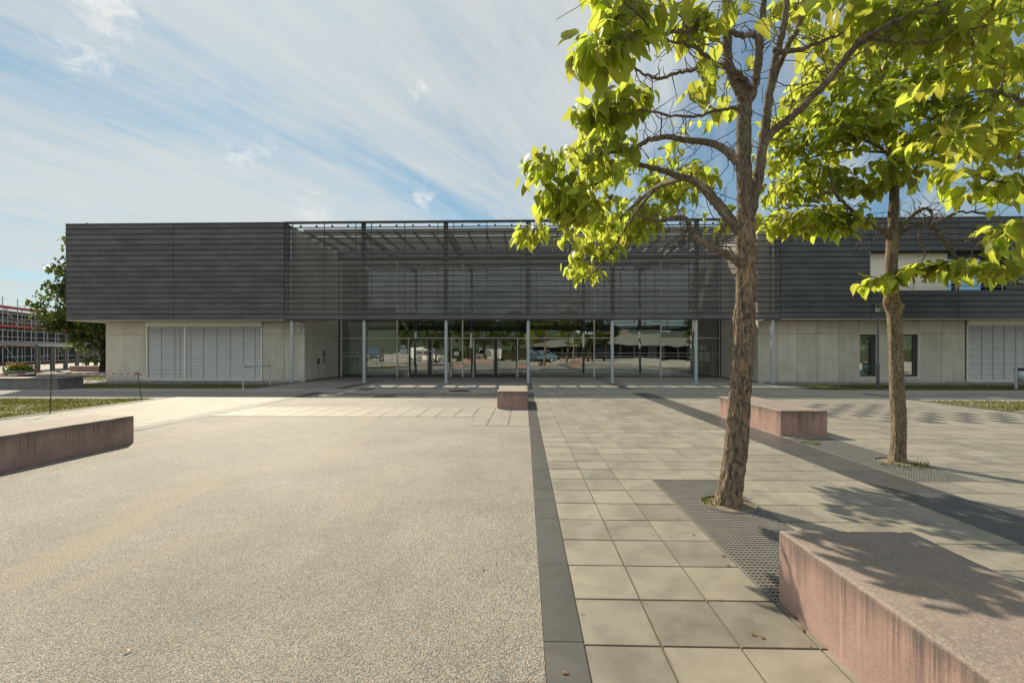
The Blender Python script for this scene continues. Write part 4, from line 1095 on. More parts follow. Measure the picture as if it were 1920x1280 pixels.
# ================================================================= THE OTHER SIDE OF THE SQUARE (seen mirrored in the glass)
def van(loc, rz, m, label):
    t_ = thing('parked_van', loc, label, 'van', 'vehicles parked across the square', rz)
    prof = [(-2.6,.35),(2.55,.35),(2.6,.8),(2.35,1.15),(1.75,1.3),(1.15,2.05),(.9,2.15),(-2.5,2.15),(-2.6,1.9)]
    b_ = MB().prism(prof, 'y', -.95, .95).build('body', m, t_, bevel=.05, local=True)
    k = MB()
    for sy in (-.956, .956): k.prism([(1.0,1.35),(1.6,1.35),(1.12,1.95),(.55,1.95),(.55,1.35)], 'y', sy-.004, sy+.004)
    k.add([(1.78,-.8,1.34),(1.78,.8,1.34),(1.20,.75,2.03),(1.20,-.75,2.03)], [(0,1,2,3)]); k.build('window', M['glass_blue'], t_, local=True)
    for x in (-1.7, 1.6):
        for y in (-.88, .88):
            k = MB(); k.tube([(x,y-.11,.33),(x,y+.11,.33)], .33, 18); wh = k.build('wheel', M['rubber'], t_, local=True)
            k = MB(); k.tube([(x,y-.115,.33),(x,y+.115,.33)], .19, 14); k.build('rim', M['galv'], wh, local=True)
    k = MB(); k.box(2.5,2.62,-.85,-.6,.75,.95); k.build('headlight', M['alu'], t_, local=True); k = MB(); k.box(2.5,2.62,.6,.85,.75,.95); k.build('headlight', M['alu'], t_, local=True)
    return t_
M['van_blue'] = simple('blue paint', (.10, .17, .24), .3); M['car_dark'] = simple('dark car paint', (.05, .06, .07), .25)
van((-17, -21, 0), R(15), M['white'], 'white van parked across the square, seen mirrored left of the doors')
van((-6.5, -26, 0), R(170), M['white'], 'white van parked under trees, seen mirrored in the right double door')
van((3.2, -25, 0), R(5), M['van_blue'], 'blue van seen mirrored in the glass right of the doors')
van((-24, -16, 0), R(80), M['car_dark'], 'dark van seen mirrored in the leftmost glass bay')
pv = thing('market_hall', (19, -33, 0), 'low market hall with pale curved roof, seen mirrored in the right glass', 'hall')
k = MB(); pr = []
for i in range(13):
    a = i/12; pr.append((1.0+a*36, 3.0+1.7*math.sin(math.pi*a)+.35*math.sin(3*math.pi*a)))
k.prism([(37,2.7)]+[(1,2.7)]+pr, 'y', -40, -28); k.build('roof', M['roofpale'], pv)
for i in range(14): 
    k = MB(); x = 1.6+i*2.7; k.box(x-.12, x+.12, -28.5, -28.3, 0, 2.75); k.build('post', M['alu_dark'], pv)
k = MB(); k.box(1.5, 36.5, -39.5, -34, 0, 2.7); k.build('wall', M['dark_in'], pv)
k = MB(); k.box(4,9,-33.9,-33.8,.4,2.2); k.box(14,17,-33.9,-33.8,.4,2.2); k.build('stall_front', M['van_blue'], pv)
hs = thing('gabled_house', (22, -62, 0), 'pale gabled house behind the market hall, seen mirrored in the right glass', 'house')
MB().box(17,27,-66,-58,0,5).build('wall', M['plaster'], hs); MB().prism([(16.5,5),(27.5,5),(22,9)], 'y', -66.5, -57.5).build('roof', M['bench'], hs)
for x in (19,22,25): MB().box(x-.5,x+.5,-57.99,-57.95,1.5,3).build('window', M['dark_in'], hs)
bench(-9.5,-4.5,-14.6,-13.7,.47, 'red concrete block bench across the square, mirrored low in the doors')
bench(5.5,10.5,-12.6,-11.7,.47, 'red concrete block bench across the square, mirrored right of the doors')
hl = MB(); n = 90
rng = random.Random(4); prof = []
for i in range(n+1):
    a = R(95)+R(170)*i/n; hgt = 16+14*mnoise.noise(Vector((i*.11, .3, 0)))+7*mnoise.noise(Vector((i*.37, 4, 0)))
    prof.append((a, max(6, hgt)))
vs = []
for a, hgt in prof:
    for rr, zz in ((420, -1), (470, hgt), (620, hgt*2.6), (700, -1)): vs.append((rr*math.sin(a), rr*math.cos(a), zz))
hl.add(vs, [(i*4+j, i*4+j+1, (i+1)*4+j+1, (i+1)*4+j) for i in range(n) for j in range(3)], 0, True)
M['hill'] = mat_ground('wooded hill', (.03, .045, .03), (.05, .065, .04), .02, .3, .3)
struct(hl.build('hills', M['hill']))

# ================================================================= TREES
LEAF = np.array([(0,0,0),(0,.28,-.02),(0,.60,-.04),(0,1.0,-.16),
                 (-.22,-.10,.05),(-.43,.10,.10),(-.44,.36,.09),(-.27,.68,.03),(-.10,.87,-.07),
                 (.22,-.10,.05),(.43,.10,.10),(.44,.36,.09),(.27,.68,.03),(.10,.87,-.07)])
LQ = np.array([(0,1,5,4),(1,2,7,6),(2,3,8,7),(0,9,10,1),(1,11,12,2),(2,12,13,3)])
LT = np.array([(1,6,5),(1,10,11)])
def leaves_mesh(name, base, dirs, nrm, size, mat, parent, rng, stem=None, wide=1.0):
    n = len(base)
    d_ = dirs/np.linalg.norm(dirs, axis=1, keepdims=True)
    nn = nrm-d_*np.sum(nrm*d_, axis=1, keepdims=True)
    nn /= np.maximum(np.linalg.norm(nn, axis=1, keepdims=True), 1e-6)
    sx = np.cross(d_, nn)
    tpl = LEAF[None].repeat(n, 0).copy()
    tpl[:,:,0] *= (wide*rng.uniform(.62, 1.0, n))[:,None]
    tpl[:,:,2] *= rng.uniform(-.4, 2.4, n)[:,None]
    bend = rng.normal(.05, .22, n)[:,None]; tpl[:,:,2] -= bend*tpl[:,:,1]**2
    skew = rng.normal(0, .10, n)[:,None]; tpl[:,:,0] += skew*tpl[:,:,1]**2
    tpl += rng.normal(0, .018, tpl.shape)
    tpl *= size[:,None,None]
    V = base[:,None,:]+tpl[:,:,0:1]*sx[:,None,:]+tpl[:,:,1:2]*d_[:,None,:]+tpl[:,:,2:3]*nn[:,None,:]
    k = len(LEAF); off = (np.arange(n)*k)
    Q = (LQ[None]+off[:,None,None]).reshape(-1, 4); T = (LT[None]+off[:,None,None]).reshape(-1, 3)
    V = V.reshape(-1, 3)
    if stem is not None:
        w_ = sx*.0022; S = np.stack([stem-w_, stem+w_, base+w_, base-w_], 1).reshape(-1, 3)
        Q = np.concatenate([Q, (np.arange(n)*4+len(V))[:,None]+np.arange(4)[None]]); V = np.concatenate([V, S])
    return mesh_np(name, V, Q, mat, parent, True, T)

def smooth_path(pts, per=5):
    """Catmull-Rom through (x,y,z,r) rows"""
    P_ = np.array(pts, float); out = []
    n = len(P_)
    for i in range(n-1):
        p0, p1, p2, p3 = P_[max(i-1,0)], P_[i], P_[i+1], P_[min(i+2,n-1)]
        for k in range(per):
            t = k/per; out.append(.5*((2*p1)+(-p0+p2)*t+(2*p0-5*p1+4*p2-p3)*t*t+(-p0+3*p1-3*p2+p3)*t**3))
    out.append(P_[-1]); return np.array(out)

class Tree:
    mul = 1.0
    def __init__(s, seed): s.rng = np.random.default_rng(seed); s.nodes = []; s.limbs = []; s.tips = []
    def limb(s, pts, grow=True, thick=True, wob=.0):
        """pts: (px, py, depth, width in photo pixels)"""
        rows = []
        for px, py, Z, wd in pts:
            p = at(px, py, Z); rows.append((p.x, p.y, p.z, max(.004, .95*wd/2/F*Z/math.hypot(1, (px-960)/F))))
        s.limbw(rows, grow, wob)
    def limbw(s, rows, grow=True, wob=.0):
        q = smooth_path(rows, 6)
        for i in range(1, len(q)):
            q[i,:3] += s.rng.normal(0, .004 if q[i,3] > .03 else .007, 3); q[i,3] *= s.rng.uniform(.96, 1.05)
        s.limbs.append(q)
        if grow: s.nodes += [(*r[:3], r[3]) for r in q]
    def grow(s, c, r, n, depth_r=None, per=7, size=(.15,.24), hang=.7, spread=.35):
        """fill an ellipsoid with twig tips"""
        got = 0; n = int(round(n*s.mul))
        while got < n:
            v = s.rng.uniform(-1, 1, 3)
            if (v**2).sum() > 1: continue
            s.tips.append((np.array(c)+v*np.array(r), per, size, hang, spread)); got += 1
    def gp(s, px, py, Z, rx, ry, rz, n, **k):
        c = at(px, py, Z); s.grow(c, (rx*Z/F, rz, ry*Z/F), n, **k)
    def finish(s, root, leafmat, barkmat, trunk_rows=None, trunkmat=None, seed=1, lean=None):
        rng = s.rng
        N = np.array(s.nodes)
        tips = sorted(s.tips, key=lambda t: np.min(((N[:,:3]-t[0])**2).sum(1)))
        base, dirs, nrm, size, stem = [], [], [], [], []
        mb = MB()
        for q in s.limbs:
            r0 = q[0,3]; mb.tube(q[:,:3], q[:,3], 12 if r0 > .035 else 7)
        for q in s.limbs:
            for i in range(3, len(q)-1):
                if q[i,3] > .055 or q[i,2] < 2.7 or rng.random() > .62: continue
                p = q[i,:3].copy(); dv = rng.normal(0, 1, 3)+np.array((0,0,.25)); dv /= np.linalg.norm(dv)
                L_ = rng.uniform(.05, .19); rr = min(q[i,3]*.5, .006); path = [p]
                for k in range(rng.integers(2, 6)):
                    p = p+dv*L_; path.append(p); dv = dv+rng.normal(0, .55, 3); dv /= np.linalg.norm(dv); L_ *= .9
                mb.tube(path, np.linspace(rr, .0022, len(path)), 5)
        nodes = N
        for tp, per, sz, hang, spread in tips:
            d2 = ((nodes[:,:3]-tp)**2).sum(1)+ .08*np.maximum(0, nodes[:,2]-tp[2])
            i = int(np.argmin(d2)); a = nodes[i,:3]; L_ = np.linalg.norm(tp-a)
            if L_ < .03: continue
            m = max(4, int(L_/.09)); ts = np.linspace(0, 1, m+1)
            up = np.array((0, 0, .10*L_)); side = rng.normal(0, .07*L_, 3)
            pth = a[None]*(1-ts)[:,None]+tp[None]*ts[:,None]+np.sin(ts*np.pi)[:,None]*(up+side)[None]
            pth[1:-1] += rng.normal(0, .012, (m-1, 3))
            r0 = min(nodes[i,3]*.7, .0045+.007*L_); rr = r0+(.0026-r0)*ts
            mb.tube(pth, rr, 5)
            nodes = np.concatenate([nodes, np.concatenate([pth[1:], rr[1:,None]], 1)])
            td = pth[-1]-pth[-2]; td /= np.linalg.norm(td)
            for k in range(per):
                f = 1-min(.92, abs(rng.normal(0, spread/ max(.2, L_))))
                j = f*m; j0 = min(m-1, int(j)); s0 = pth[j0]*(1-(j-j0))+pth[j0+1]*(j-j0)
                a_ = rng.random()*6.283
                out = np.array((math.cos(a_), math.sin(a_), rng.uniform(-.1, .5)))+td*.5
                out /= np.linalg.norm(out); pl = rng.uniform(.07, .19)
                b_ = s0+out*pl*np.array((1,1,.8))+np.array((0,0,-.015))
                dv = out*rng.uniform(.35, .9)+np.array((0,0,-1))*hang*rng.uniform(.5, 1.3)+rng.normal(0, .22, 3)
                nv = np.array((0,0,1.0))*(1.1-hang*.35)+out*.75*hang+rng.normal(0, .33, 3)
                base.append(b_); dirs.append(dv); nrm.append(nv); size.append(rng.uniform(*sz)*rng.choice((1,1,.9,.68))); stem.append(s0)
        s.leafcount = len(base)
        mb.build('branches', barkmat, root)
        leaves_mesh('crown', np.array(base), np.array(dirs), np.array(nrm), np.array(size), leafmat, root, rng, np.array(stem))

def trunk_mesh(name, rows, mat, parent, rough=.10, seed=0.0, n=40, flare=.35, knots=()):
    """trunk surface with ridged bark, swellings and knots"""
    q = smooth_path(rows, 24); mb = MB(); m = len(q); vs = []
    for i in range(m):
        p, r = q[i,:3], q[i,3]; h = p[2]
        fl = .96*(1+flare*math.exp(-max(0, h)/.10))
        for k in range(n):
            a = 2*math.pi*k/n; ca, sa = math.cos(a), math.sin(a)
            rid = mnoise.noise(Vector((ca*5+seed, sa*5, h*3.0)))*.45-abs(mnoise.noise(Vector((ca*9, sa*9+seed, h*5.0))))*.9+mnoise.noise(Vector((ca*20, sa*20+seed, h*12.0)))*.35+.2
            swl = mnoise.noise(Vector((ca*1.1, sa*1.1+seed, h*1.3)))
            rr = r*fl*(1+rough*rid+.10*swl)
            if h < .25: rr *= 1+.10*math.cos(5*a+seed)*math.exp(-max(0,h)/.08)
            x_, y_, z_ = p[0]+rr*ca, p[1]+rr*sa, h
            for (ka, kh, kr, kd) in knots:
                dd = ((a-ka+math.pi) % (2*math.pi)-math.pi)*r; e = math.exp(-((dd*dd)+(h-kh)**2)/(kr*kr))
                x_ += kd*e*ca; y_ += kd*e*sa
            vs.append((x_, y_, z_))
    fs = [(i*n+k, i*n+(k+1)%n, (i+1)*n+(k+1)%n, (i+1)*n+k) for i in range(m-1) for k in range(n)]
    mb.add(vs, fs, 0, True); mb.add(vs[-n:], [tuple(range(n))])
    return mb.build(name, mat, parent)
def rows_px(pts):
    out = []
    for px, py, Z, wd in pts:
        p = at(px, py, Z); out.append((p.x, p.y, p.z, wd/2/F*Z/math.hypot(1, (px-960)/F)))
    return out

# ---- near catalpa
D = 4.78
t1 = thing('catalpa_tree', (T1[0], T1[1], 0), 'nearer catalpa tree with flaking brown trunk and a drooping left branch of yellow green leaves', 'tree', 'catalpa trees on the square')
rows = rows_px([(1364,962,D,50),(1366,935,D,48),(1373,890,D,46),(1381,820,D,44),(1387,740,D,42),(1393,670,D,41),(1397,600,D,41),(1399,530,D,38),(1399,480,D,37),(1398,430,D,37),(1398,395,D,35)])
rows[0] = (rows[0][0], rows[0][1], -.03, rows[0][3])
trunk_mesh('trunk', rows, M['bark'], t1, .20, 2.0, 84, .20, knots=((-.2, 2.35, .05, .03), (2.9, 1.95, .09, .02), (-1.3, .42, .04, -.02)))
T = Tree(5)
T.limb([(1398,405,D,34),(1397,350,D,33),(1394,300,D,31),(1394,250,D,30),(1396,210,D,30),(1394,180,D,29),(1378,152,D,23),(1366,120,D,20),(1364,80,D,20),(1364,20,D,19),(1366,-60,D,17),(1372,-180,D-.1,12),(1380,-300,D-.2,7)])
T.limb([(1404,410,D+.02,26),(1416,360,D+.02,24),(1424,315,D+.02,22),(1430,275,D+.02,21),(1436,230,D+.02,19),(1442,180,D,17),(1455,110,D,16),(1470,40,D,14),(1480,-60,D,12),(1500,-200,D+.1,7)])
T.limb([(1396,200,D,24),(1412,170,D-.02,18),(1419,140,D-.02,16),(1425,80,D-.05,15),(1433,0,D-.1,13),(1440,-120,D-.2,10),(1450,-260,D-.2,6)])
T.limb([(1432,272,D,17),(1448,248,D-.02,17),(1480,222,D-.1,17),(1520,185,D-.2,16),(1570,130,D-.35,16),(1612,78,D-.5,15),(1660,50,D-.65,11),(1730,20,D-.8,9),(1800,-20,D-.9,7)])
T.limb([(1612,78,D-.5,10),(1650,75,D-.55,8),(1700,80,D-.7,7),(1760,75,D-.8,6),(1830,55,D-.9,5),(1900,25,D-1.0,4)])
T.limb([(1600,92,D-.5,8),(1640,62,D-.3,7),(1700,35,D-.2,6),(1770,0,D-.1,5)])
T.limb([(1443,175,D,14),(1462,120,D+.1,13),(1490,60,D+.2,12),(1520,-10,D+.3,10),(1560,-120,D+.4,6)])
T.limb([(1450,95,D,10),(1490,95,D-.1,11),(1530,82,D-.2,9),(1580,62,D-.3,6)])
# long left branches reaching back
T.limb([(1396,312,D,22),(1381,300,D+.05,20),(1354,277,D+.25,16),(1322,266,D+.35,14),(1286,262,D+.45,12),(1250,257,D+.5,11),(1215,263,D+.5,10),(1185,279,D+.5,8),(1150,285,D+.5,7),(1112,290,D+.5,5),(1075,285,D+.4,3)])
T.limb([(1397,445,D,24),(1379,424,D+.05,24),(1357,396,D+.2,22),(1331,366,D+.4,20),(1305,341,D+.6,17),(1270,330,D+.75,14),(1240,319,D+.85,11),(1200,309,D+.9,9),(1160,316,D+.9,7),(1125,340,D+.8,5),(1085,360,D+.7,3)])
T.limb([(1285,334,D+.7,11),(1240,346,D+1.5,10),(1205,371,D+2.2,8),(1170,402,D+2.9,6),(1130,431,D+3.4,4),(1098,442,D+3.6,2.5)])
T.limb([(1225,358,D+1.8,7),(1198,390,D+1.6,6),(1165,440,D+1.5,5),(1132,492,D+1.4,4),(1105,520,D+1.4,3)])
T.limb([(1397,500,D-.02,24),(1379,487,D-.03,19),(1352,471,D-.05,16),(1322,457,D-.05,14),(1301,442,D-.03,13),(1293,428,D,11),(1289,414,D+.02,10),(1275,408,D+.05,8),(1240,414,D+.15,7),(1215,410,D+.2,5),(1195,404,D+.25,3)])
T.limb([(1346,467,D-.05,10),(1342,452,D-.05,9),(1352,432,D-.03,9),(1360,420,D-.02,7)], grow=False)
# upper left branches
T.limb([(1416,150,D-.05,14),(1419,72,D-.1,12),(1390,66,D-.2,12),(1355,55,D-.35,11),(1325,53,D-.5,10),(1290,56,D-.7,8),(1250,65,D-1.0,7),(1210,70,D-1.3,5),(1170,66,D-1.5,3)])
T.limb([(1405,165,D-.04,11),(1390,140,D-.1,10),(1345,121,D-.2,9),(1312,96,D-.4,8),(1290,84,D-.6,7),(1250,76,D-.8,5)])
T.limb([(1400,150,D-.05,8),(1352,123,D,8),(1302,130,D-.1,7),(1262,141,D-.1,7),(1232,147,D-.1,6),(1205,138,D-.1,5),(1175,112,D-.1,4),(1160,98,D-.1,3)])
T.limb([(1388,203,D,8),(1350,206,D+.1,7),(1310,216,D+.2,6),(1265,219,D+.3,5),(1215,208,D+.4,5),(1170,215,D+.5,3)])
T.limb([(1290,56,D-.7,6),(1275,30,D-.9,5),(1240,0,D-1.1,4),(1200,-30,D-1.2,3)])
T.limb([(1225,62,D-1.2,5),(1190,20,D-1.5,4),(1150,-20,D-1.7,3)])
T.mul = 1.75
k1 = dict(per=5, size=(.115,.20), hang=1.05, spread=.34)
T.gp(1080,330,D+.5,75,75,.55,27, **k1)
T.gp(1150,305,D+.8,55,50,.5,12, **k1)
T.gp(1065,400,D+.6,55,55,.4,14, **k1)
T.gp(1020,330,D+.4,20,60,.3,7, **k1)
T.gp(1000,445,D+.8,16,30,.2,4, **k1)
T.gp(1120,430,D+1.4,50,45,.5,12, **k1)
T.gp(1095,500,D+1.4,28,30,.25,7, **k1)
k2 = dict(per=5, size=(.14,.22), hang=1.0, spread=.28)
T.gp(1185,420,D+3.2,55,45,.8,24, **k2)
T.gp(1130,300,D+4.0,70,45,.8,22, **k2)
T.gp(1130,400,D+3.4,60,50,.8,16, **k2)
T.gp(1240,375,D+3.2,60,40,.7,14, **k2)
T.gp(1270,300,D+2.6,80,60,.7,11, **k2)
T.gp(1310,330,D+2.0,60,25,.4,7, per=5, size=(.13,.19), hang=.8, spread=.14)
T.gp(1375,410,D+1.8,40,30,.4,4, per=5, size=(.13,.19), hang=.8, spread=.14)
T.gp(1170,190,D+.6,45,22,.3,9, per=7, size=(.16,.23), hang=1.0, spread=.14)
T.gp(1110,215,D+.9,35,25,.3,6, per=7, size=(.16,.23), hang=1.0, spread=.14)
T.mul = 1.3
T.gp(1105,70,D-1.2,32,40,.2,7, per=4, size=(.15,.23), hang=1.3, spread=.24)
T.gp(1180,60,D-1.2,50,50,.3,11, per=4, size=(.15,.23), hang=1.25, spread=.26)
T.gp(1130,110,D-1.3,20,22,.15,3, per=4, size=(.14,.21), hang=1.4, spread=.1)
T.gp(1200,-10,D-1.2,90,30,.35,10, per=4, size=(.15,.22), hang=1.1, spread=.26)
T.gp(1300,30,D-.6,60,25,.35,7, per=4, size=(.14,.21), hang=1.0, spread=.26)
T.gp(1310,150,D-.6,18,18,.12,3, per=4, size=(.14,.21), hang=1.3, spread=.10)
T.gp(1370,20,D-.7,70,30,.4,6, per=4, size=(.14,.21), hang=1.0, spread=.26)
T.gp(1360,180,D+1.5,40,60,.5,6, per=4, size=(.15,.22), hang=.9, spread=.26)
T.gp(1250,-140,D-.4,220,90,.8,10, per=4, size=(.14,.21), hang=.9, spread=.3)
T.gp(1430,-260,D,200,120,.9,10, per=4, size=(.14,.21), hang=.8, spread=.3)
T.gp(1500,30,D+.6,60,50,.5,10, per=4, size=(.16,.23), hang=.9, spread=.28)
T.gp(1600,20,D-.2,80,50,.5,15, per=4, size=(.16,.23), hang=.9, spread=.28)
T.gp(1720,40,D-.6,80,45,.4,14, per=4, size=(.14,.21), hang=.9, spread=.28)
T.gp(1850,30,D-.9,60,45,.4,10, per=4, size=(.14,.21), hang=.9, spread=.28)
T.gp(1620,-140,D,150,110,.9,10, per=4, size=(.14,.21), hang=.8, spread=.3)
T.finish(t1, M['leaf'], M['bark_limb'])

# ---- farther catalpa
D2 = 6.62
t2 = thing('catalpa_tree', (T2[0], T2[1], 0), 'farther catalpa tree with slim straight trunk and broad flat foliage, right of the nearer tree', 'tree', 'catalpa trees on the square')
rows = rows_px([(1683,868,D2,34),(1684,850,D2,33),(1685,800,D2,32),(1683,740,D2,31),(1680,680,D2,30),(1678,620,D2,30),(1675,575,D2,31),(1672,550,D2,29),(1671,500,D2,26),(1673,455,D2,26),(1675,430,D2,24)])
rows[0] = (rows[0][0], rows[0][1], -.03, rows[0][3])
trunk_mesh('trunk', rows, M['bark2'], t2, .10, 7.0, 64, .22, knots=((-.5, 2.25, .05, .045), (2.6, 2.3, .10, .03)))
T = Tree(9)
T.limb([(1675,440,D2,25),(1676,390,D2,22),(1677,350,D2,21),(1674,310,D2,19),(1670,280,D2,17),(1666,240,D2,15),(1660,200,D2,14),(1656,150,D2,12),(1650,80,D2,10),(1645,0,D2,8),(1640,-90,D2,5)])
T.limb([(1672,450,D2,16),(1656,434,D2-.05,12),(1638,424,D2-.1,10),(1610,406,D2-.2,9),(1582,382,D2-.3,8),(1566,362,D2-.35,7),(1560,345,D2-.35,5)])
T.limb([(1568,363,D2-.35,6),(1552,361,D2-.4,6),(1541,362,D2-.4,6)], grow=False)
T.limb([(1565,358,D2-.35,5),(1556,330,D2-.3,4),(1550,310,D2-.3,3)])
T.limb([(1610,406,D2-.2,5),(1570,400,D2-.1,4),(1520,385,D2+.1,4),(1470,390,D2+.2,3)])
T.limb([(1676,440,D2,14),(1690,424,D2-.03,12),(1705,410,D2-.06,10),(1722,397,D2-.1,9),(1734,391,D2-.12,7),(1744,394,D2-.13,6),(1748,405,D2-.13,5),(1746,414,D2-.14,4)], grow=False)
T.limb([(1678,442,D2,13),(1700,430,D2-.1,10),(1722,422,D2-.2,9),(1744,422,D2-.3,9),(1764,440,D2-.4,9),(1774,458,D2-.45,9),(1790,478,D2-.55,8),(1800,490,D2-.6,6)])
T.limb([(1745,422,D2-.3,8),(1775,408,D2-.4,7),(1805,397,D2-.6,6),(1850,403,D2-.8,6),(1878,418,D2-1.0,5),(1882,450,D2-1.0,4),(1880,490,D2-1.0,3)])
T.limb([(1776,450,D2-.45,7),(1820,449,D2-.6,6),(1838,462,D2-.7,6),(1850,486,D2-.8,5),(1872,512,D2-.9,4),(1912,538,D2-1.0,3)])
T.limb([(1736,402,D2-.12,4),(1724,440,D2-.1,4),(1732,480,D2-.1,3),(1712,510,D2-.1,2.5)])
T.limb([(1678,350,D2,10),(1700,338,D2-.05,9),(1715,318,D2-.1,8),(1745,292,D2-.2,7),(1790,268,D2-.4,6),(1850,262,D2-.6,4),(1900,240,D2-.7,3)])
T.limb([(1672,296,D2,9),(1652,280,D2-.1,8),(1622,262,D2-.3,7),(1600,246,D2-.5,5),(1575,236,D2-.6,3)])
T.limb([(1670,288,D2,8),(1630,283,D2+.1,6),(1590,282,D2+.2,5),(1545,290,D2+.3,4),(1500,300,D2+.4,3)])
T.limb([(1676,288,D2,8),(1700,266,D2-.1,7),(1730,240,D2-.3,6),(1765,212,D2-.5,5),(1820,190,D2-.7,4),(1880,170,D2-.9,3)])
T.limb([(1662,215,D2,8),(1630,185,D2-.1,6),(1590,160,D2-.2,5),(1540,150,D2-.3,4),(1490,170,D2-.3,3)])
T.limb([(1658,160,D2,7),(1690,125,D2-.1,6),(1740,95,D2-.2,5),(1800,75,D2-.3,3)])
T.limb([(1655,150,D2,7),(1610,110,D2+.3,5),(1560,80,D2+.5,4),(1500,70,D2+.6,3)])
T.mul = 2.7
kk = dict(per=5, size=(.115,.195), hang=.62, spread=.32)
T.gp(1530,270,D2+.3,80,50,.8,26, **kk)
T.gp(1500,350,D2+.3,75,32,.6,18, **kk)
T.gp(1505,415,D2+.1,75,20,.5,18, **kk)
T.gp(1590,415,D2-.2,40,22,.3,6, **kk)
T.gp(1450,270,D2+.6,22,80,.6,8, **kk)
T.gp(1540,170,D2,75,55,.8,22, **kk)
T.gp(1620,210,D2-.5,55,50,.5,15, **kk)
T.gp(1650,325,D2-.3,70,28,.5,14, **kk)
T.gp(1750,260,D2-.4,60,40,.6,14, **kk)
T.gp(1720,160,D2-.3,70,55,.7,20, **kk)
T.gp(1830,230,D2-.7,80,60,.7,22, **kk)
T.gp(1820,130,D2-.5,90,50,.7,18, **kk)
T.gp(1620,90,D2,130,40,.9,20, **kk)
T.gp(1650,-60,D2,170,90,1.2,11, per=4, size=(.16,.24), hang=.6, spread=.3)
T.gp(1860,-60,D2-.3,150,110,1.2,12, per=4, size=(.16,.24), hang=.6, spread=.3)
T.mul = 1.7
T.gp(1780,500,D2-.5,40,14,.3,6, per=5, size=(.16,.24), hang=.7, spread=.26)
T.gp(1855,505,D2-.8,40,20,.3,5, per=5, size=(.14,.21), hang=.7, spread=.26)
T.gp(1715,508,D2-.2,26,10,.2,2, per=6, size=(.15,.22), hang=.7, spread=.14)
T.gp(1655,525,D2-.25,22,18,.15,4, per=6, size=(.16,.22), hang=.8, spread=.12)
T.gp(1890,420,D2-.9,35,35,.3,6, per=5, size=(.14,.21), hang=.8, spread=.26)
T.gp(1905,500,D2-1.0,25,30,.3,5, per=5, size=(.14,.21), hang=.8, spread=.26)
T.finish(t2, M['leaf'], M['bark_limb'])

# ---- third catalpa, its trunk just outside the picture on the right
t3 = thing('catalpa_tree', (5.15, 2.3, 0), 'near catalpa whose large shaded leaves hang in at the upper right corner', 'tree', 'catalpa trees on the square')
x3, y3 = 5.15, 2.3
trunk_mesh('trunk', [(x3,y3,-.03,.15),(x3,y3,.6,.135),(x3+.03,y3,1.4,.12),(x3,y3+.03,2.4,.11),(x3,y3+.05,3.1,.10)], M['bark'], t3, .12, 4.0, 36)
T = Tree(21)
T.limbw([(x3,y3+.05,3.0,.10),(x3-.05,y3+.1,3.8,.08),(x3-.1,y3+.1,4.8,.06),(x3-.1,y3,6.2,.03)])
for pts in ([(1960,300,4.8,14),(1900,285,4.6,11),(1850,262,4.4,9),(1800,255,4.3,6),(1750,250,4.2,4)],
            [(1960,120,4.8,14),(1900,110,4.6,10),(1830,85,4.4,8),(1770,75,4.3,6),(1700,72,4.2,4)],
            [(1960,200,4.6,12),(1910,185,4.4,10),(1860,170,4.2,7),(1800,180,4.1,4)],
            [(1960,380,4.5,12),(1910,350,4.3,9),(1870,340,4.2,7),(1820,325,4.1,4)]):
    p = at(*pts[0][:3]); T.limbw([(x3-.03,y3+.1,3.4,.05),((x3+p.x)/2,(y3+p.y)/2,(3.6+p.z)/2,.04)]+rows_px(pts))
T.mul = 1.7
kd = dict(per=4, size=(.13,.20), hang=.75, spread=.30)
T.gp(1840,330,4.3,60,25,.25,8, **kd)
T.gp(1780,260,4.3,50,30,.25,6, **kd)
T.gp(1880,250,4.4,50,50,.35,10, **kd)
T.gp(1880,360,4.3,35,25,.25,5, **kd)
T.gp(1900,130,4.5,60,60,.4,11, **kd)
T.gp(1790,110,4.4,80,45,.35,10, **kd)
T.gp(1860,20,4.5,110,45,.4,14, **kd)
T.gp(1700,40,4.4,60,40,.3,7, **kd)
T.gp(1910,440,4.3,14,40,.2,4, **kd)
T.grow((4.6,3.0,5.6), (1.5,1.5,.8), 24, per=5, size=(.14,.21), hang=.7, spread=.2)
T.finish(t3, M['leaf'], M['bark_limb'])

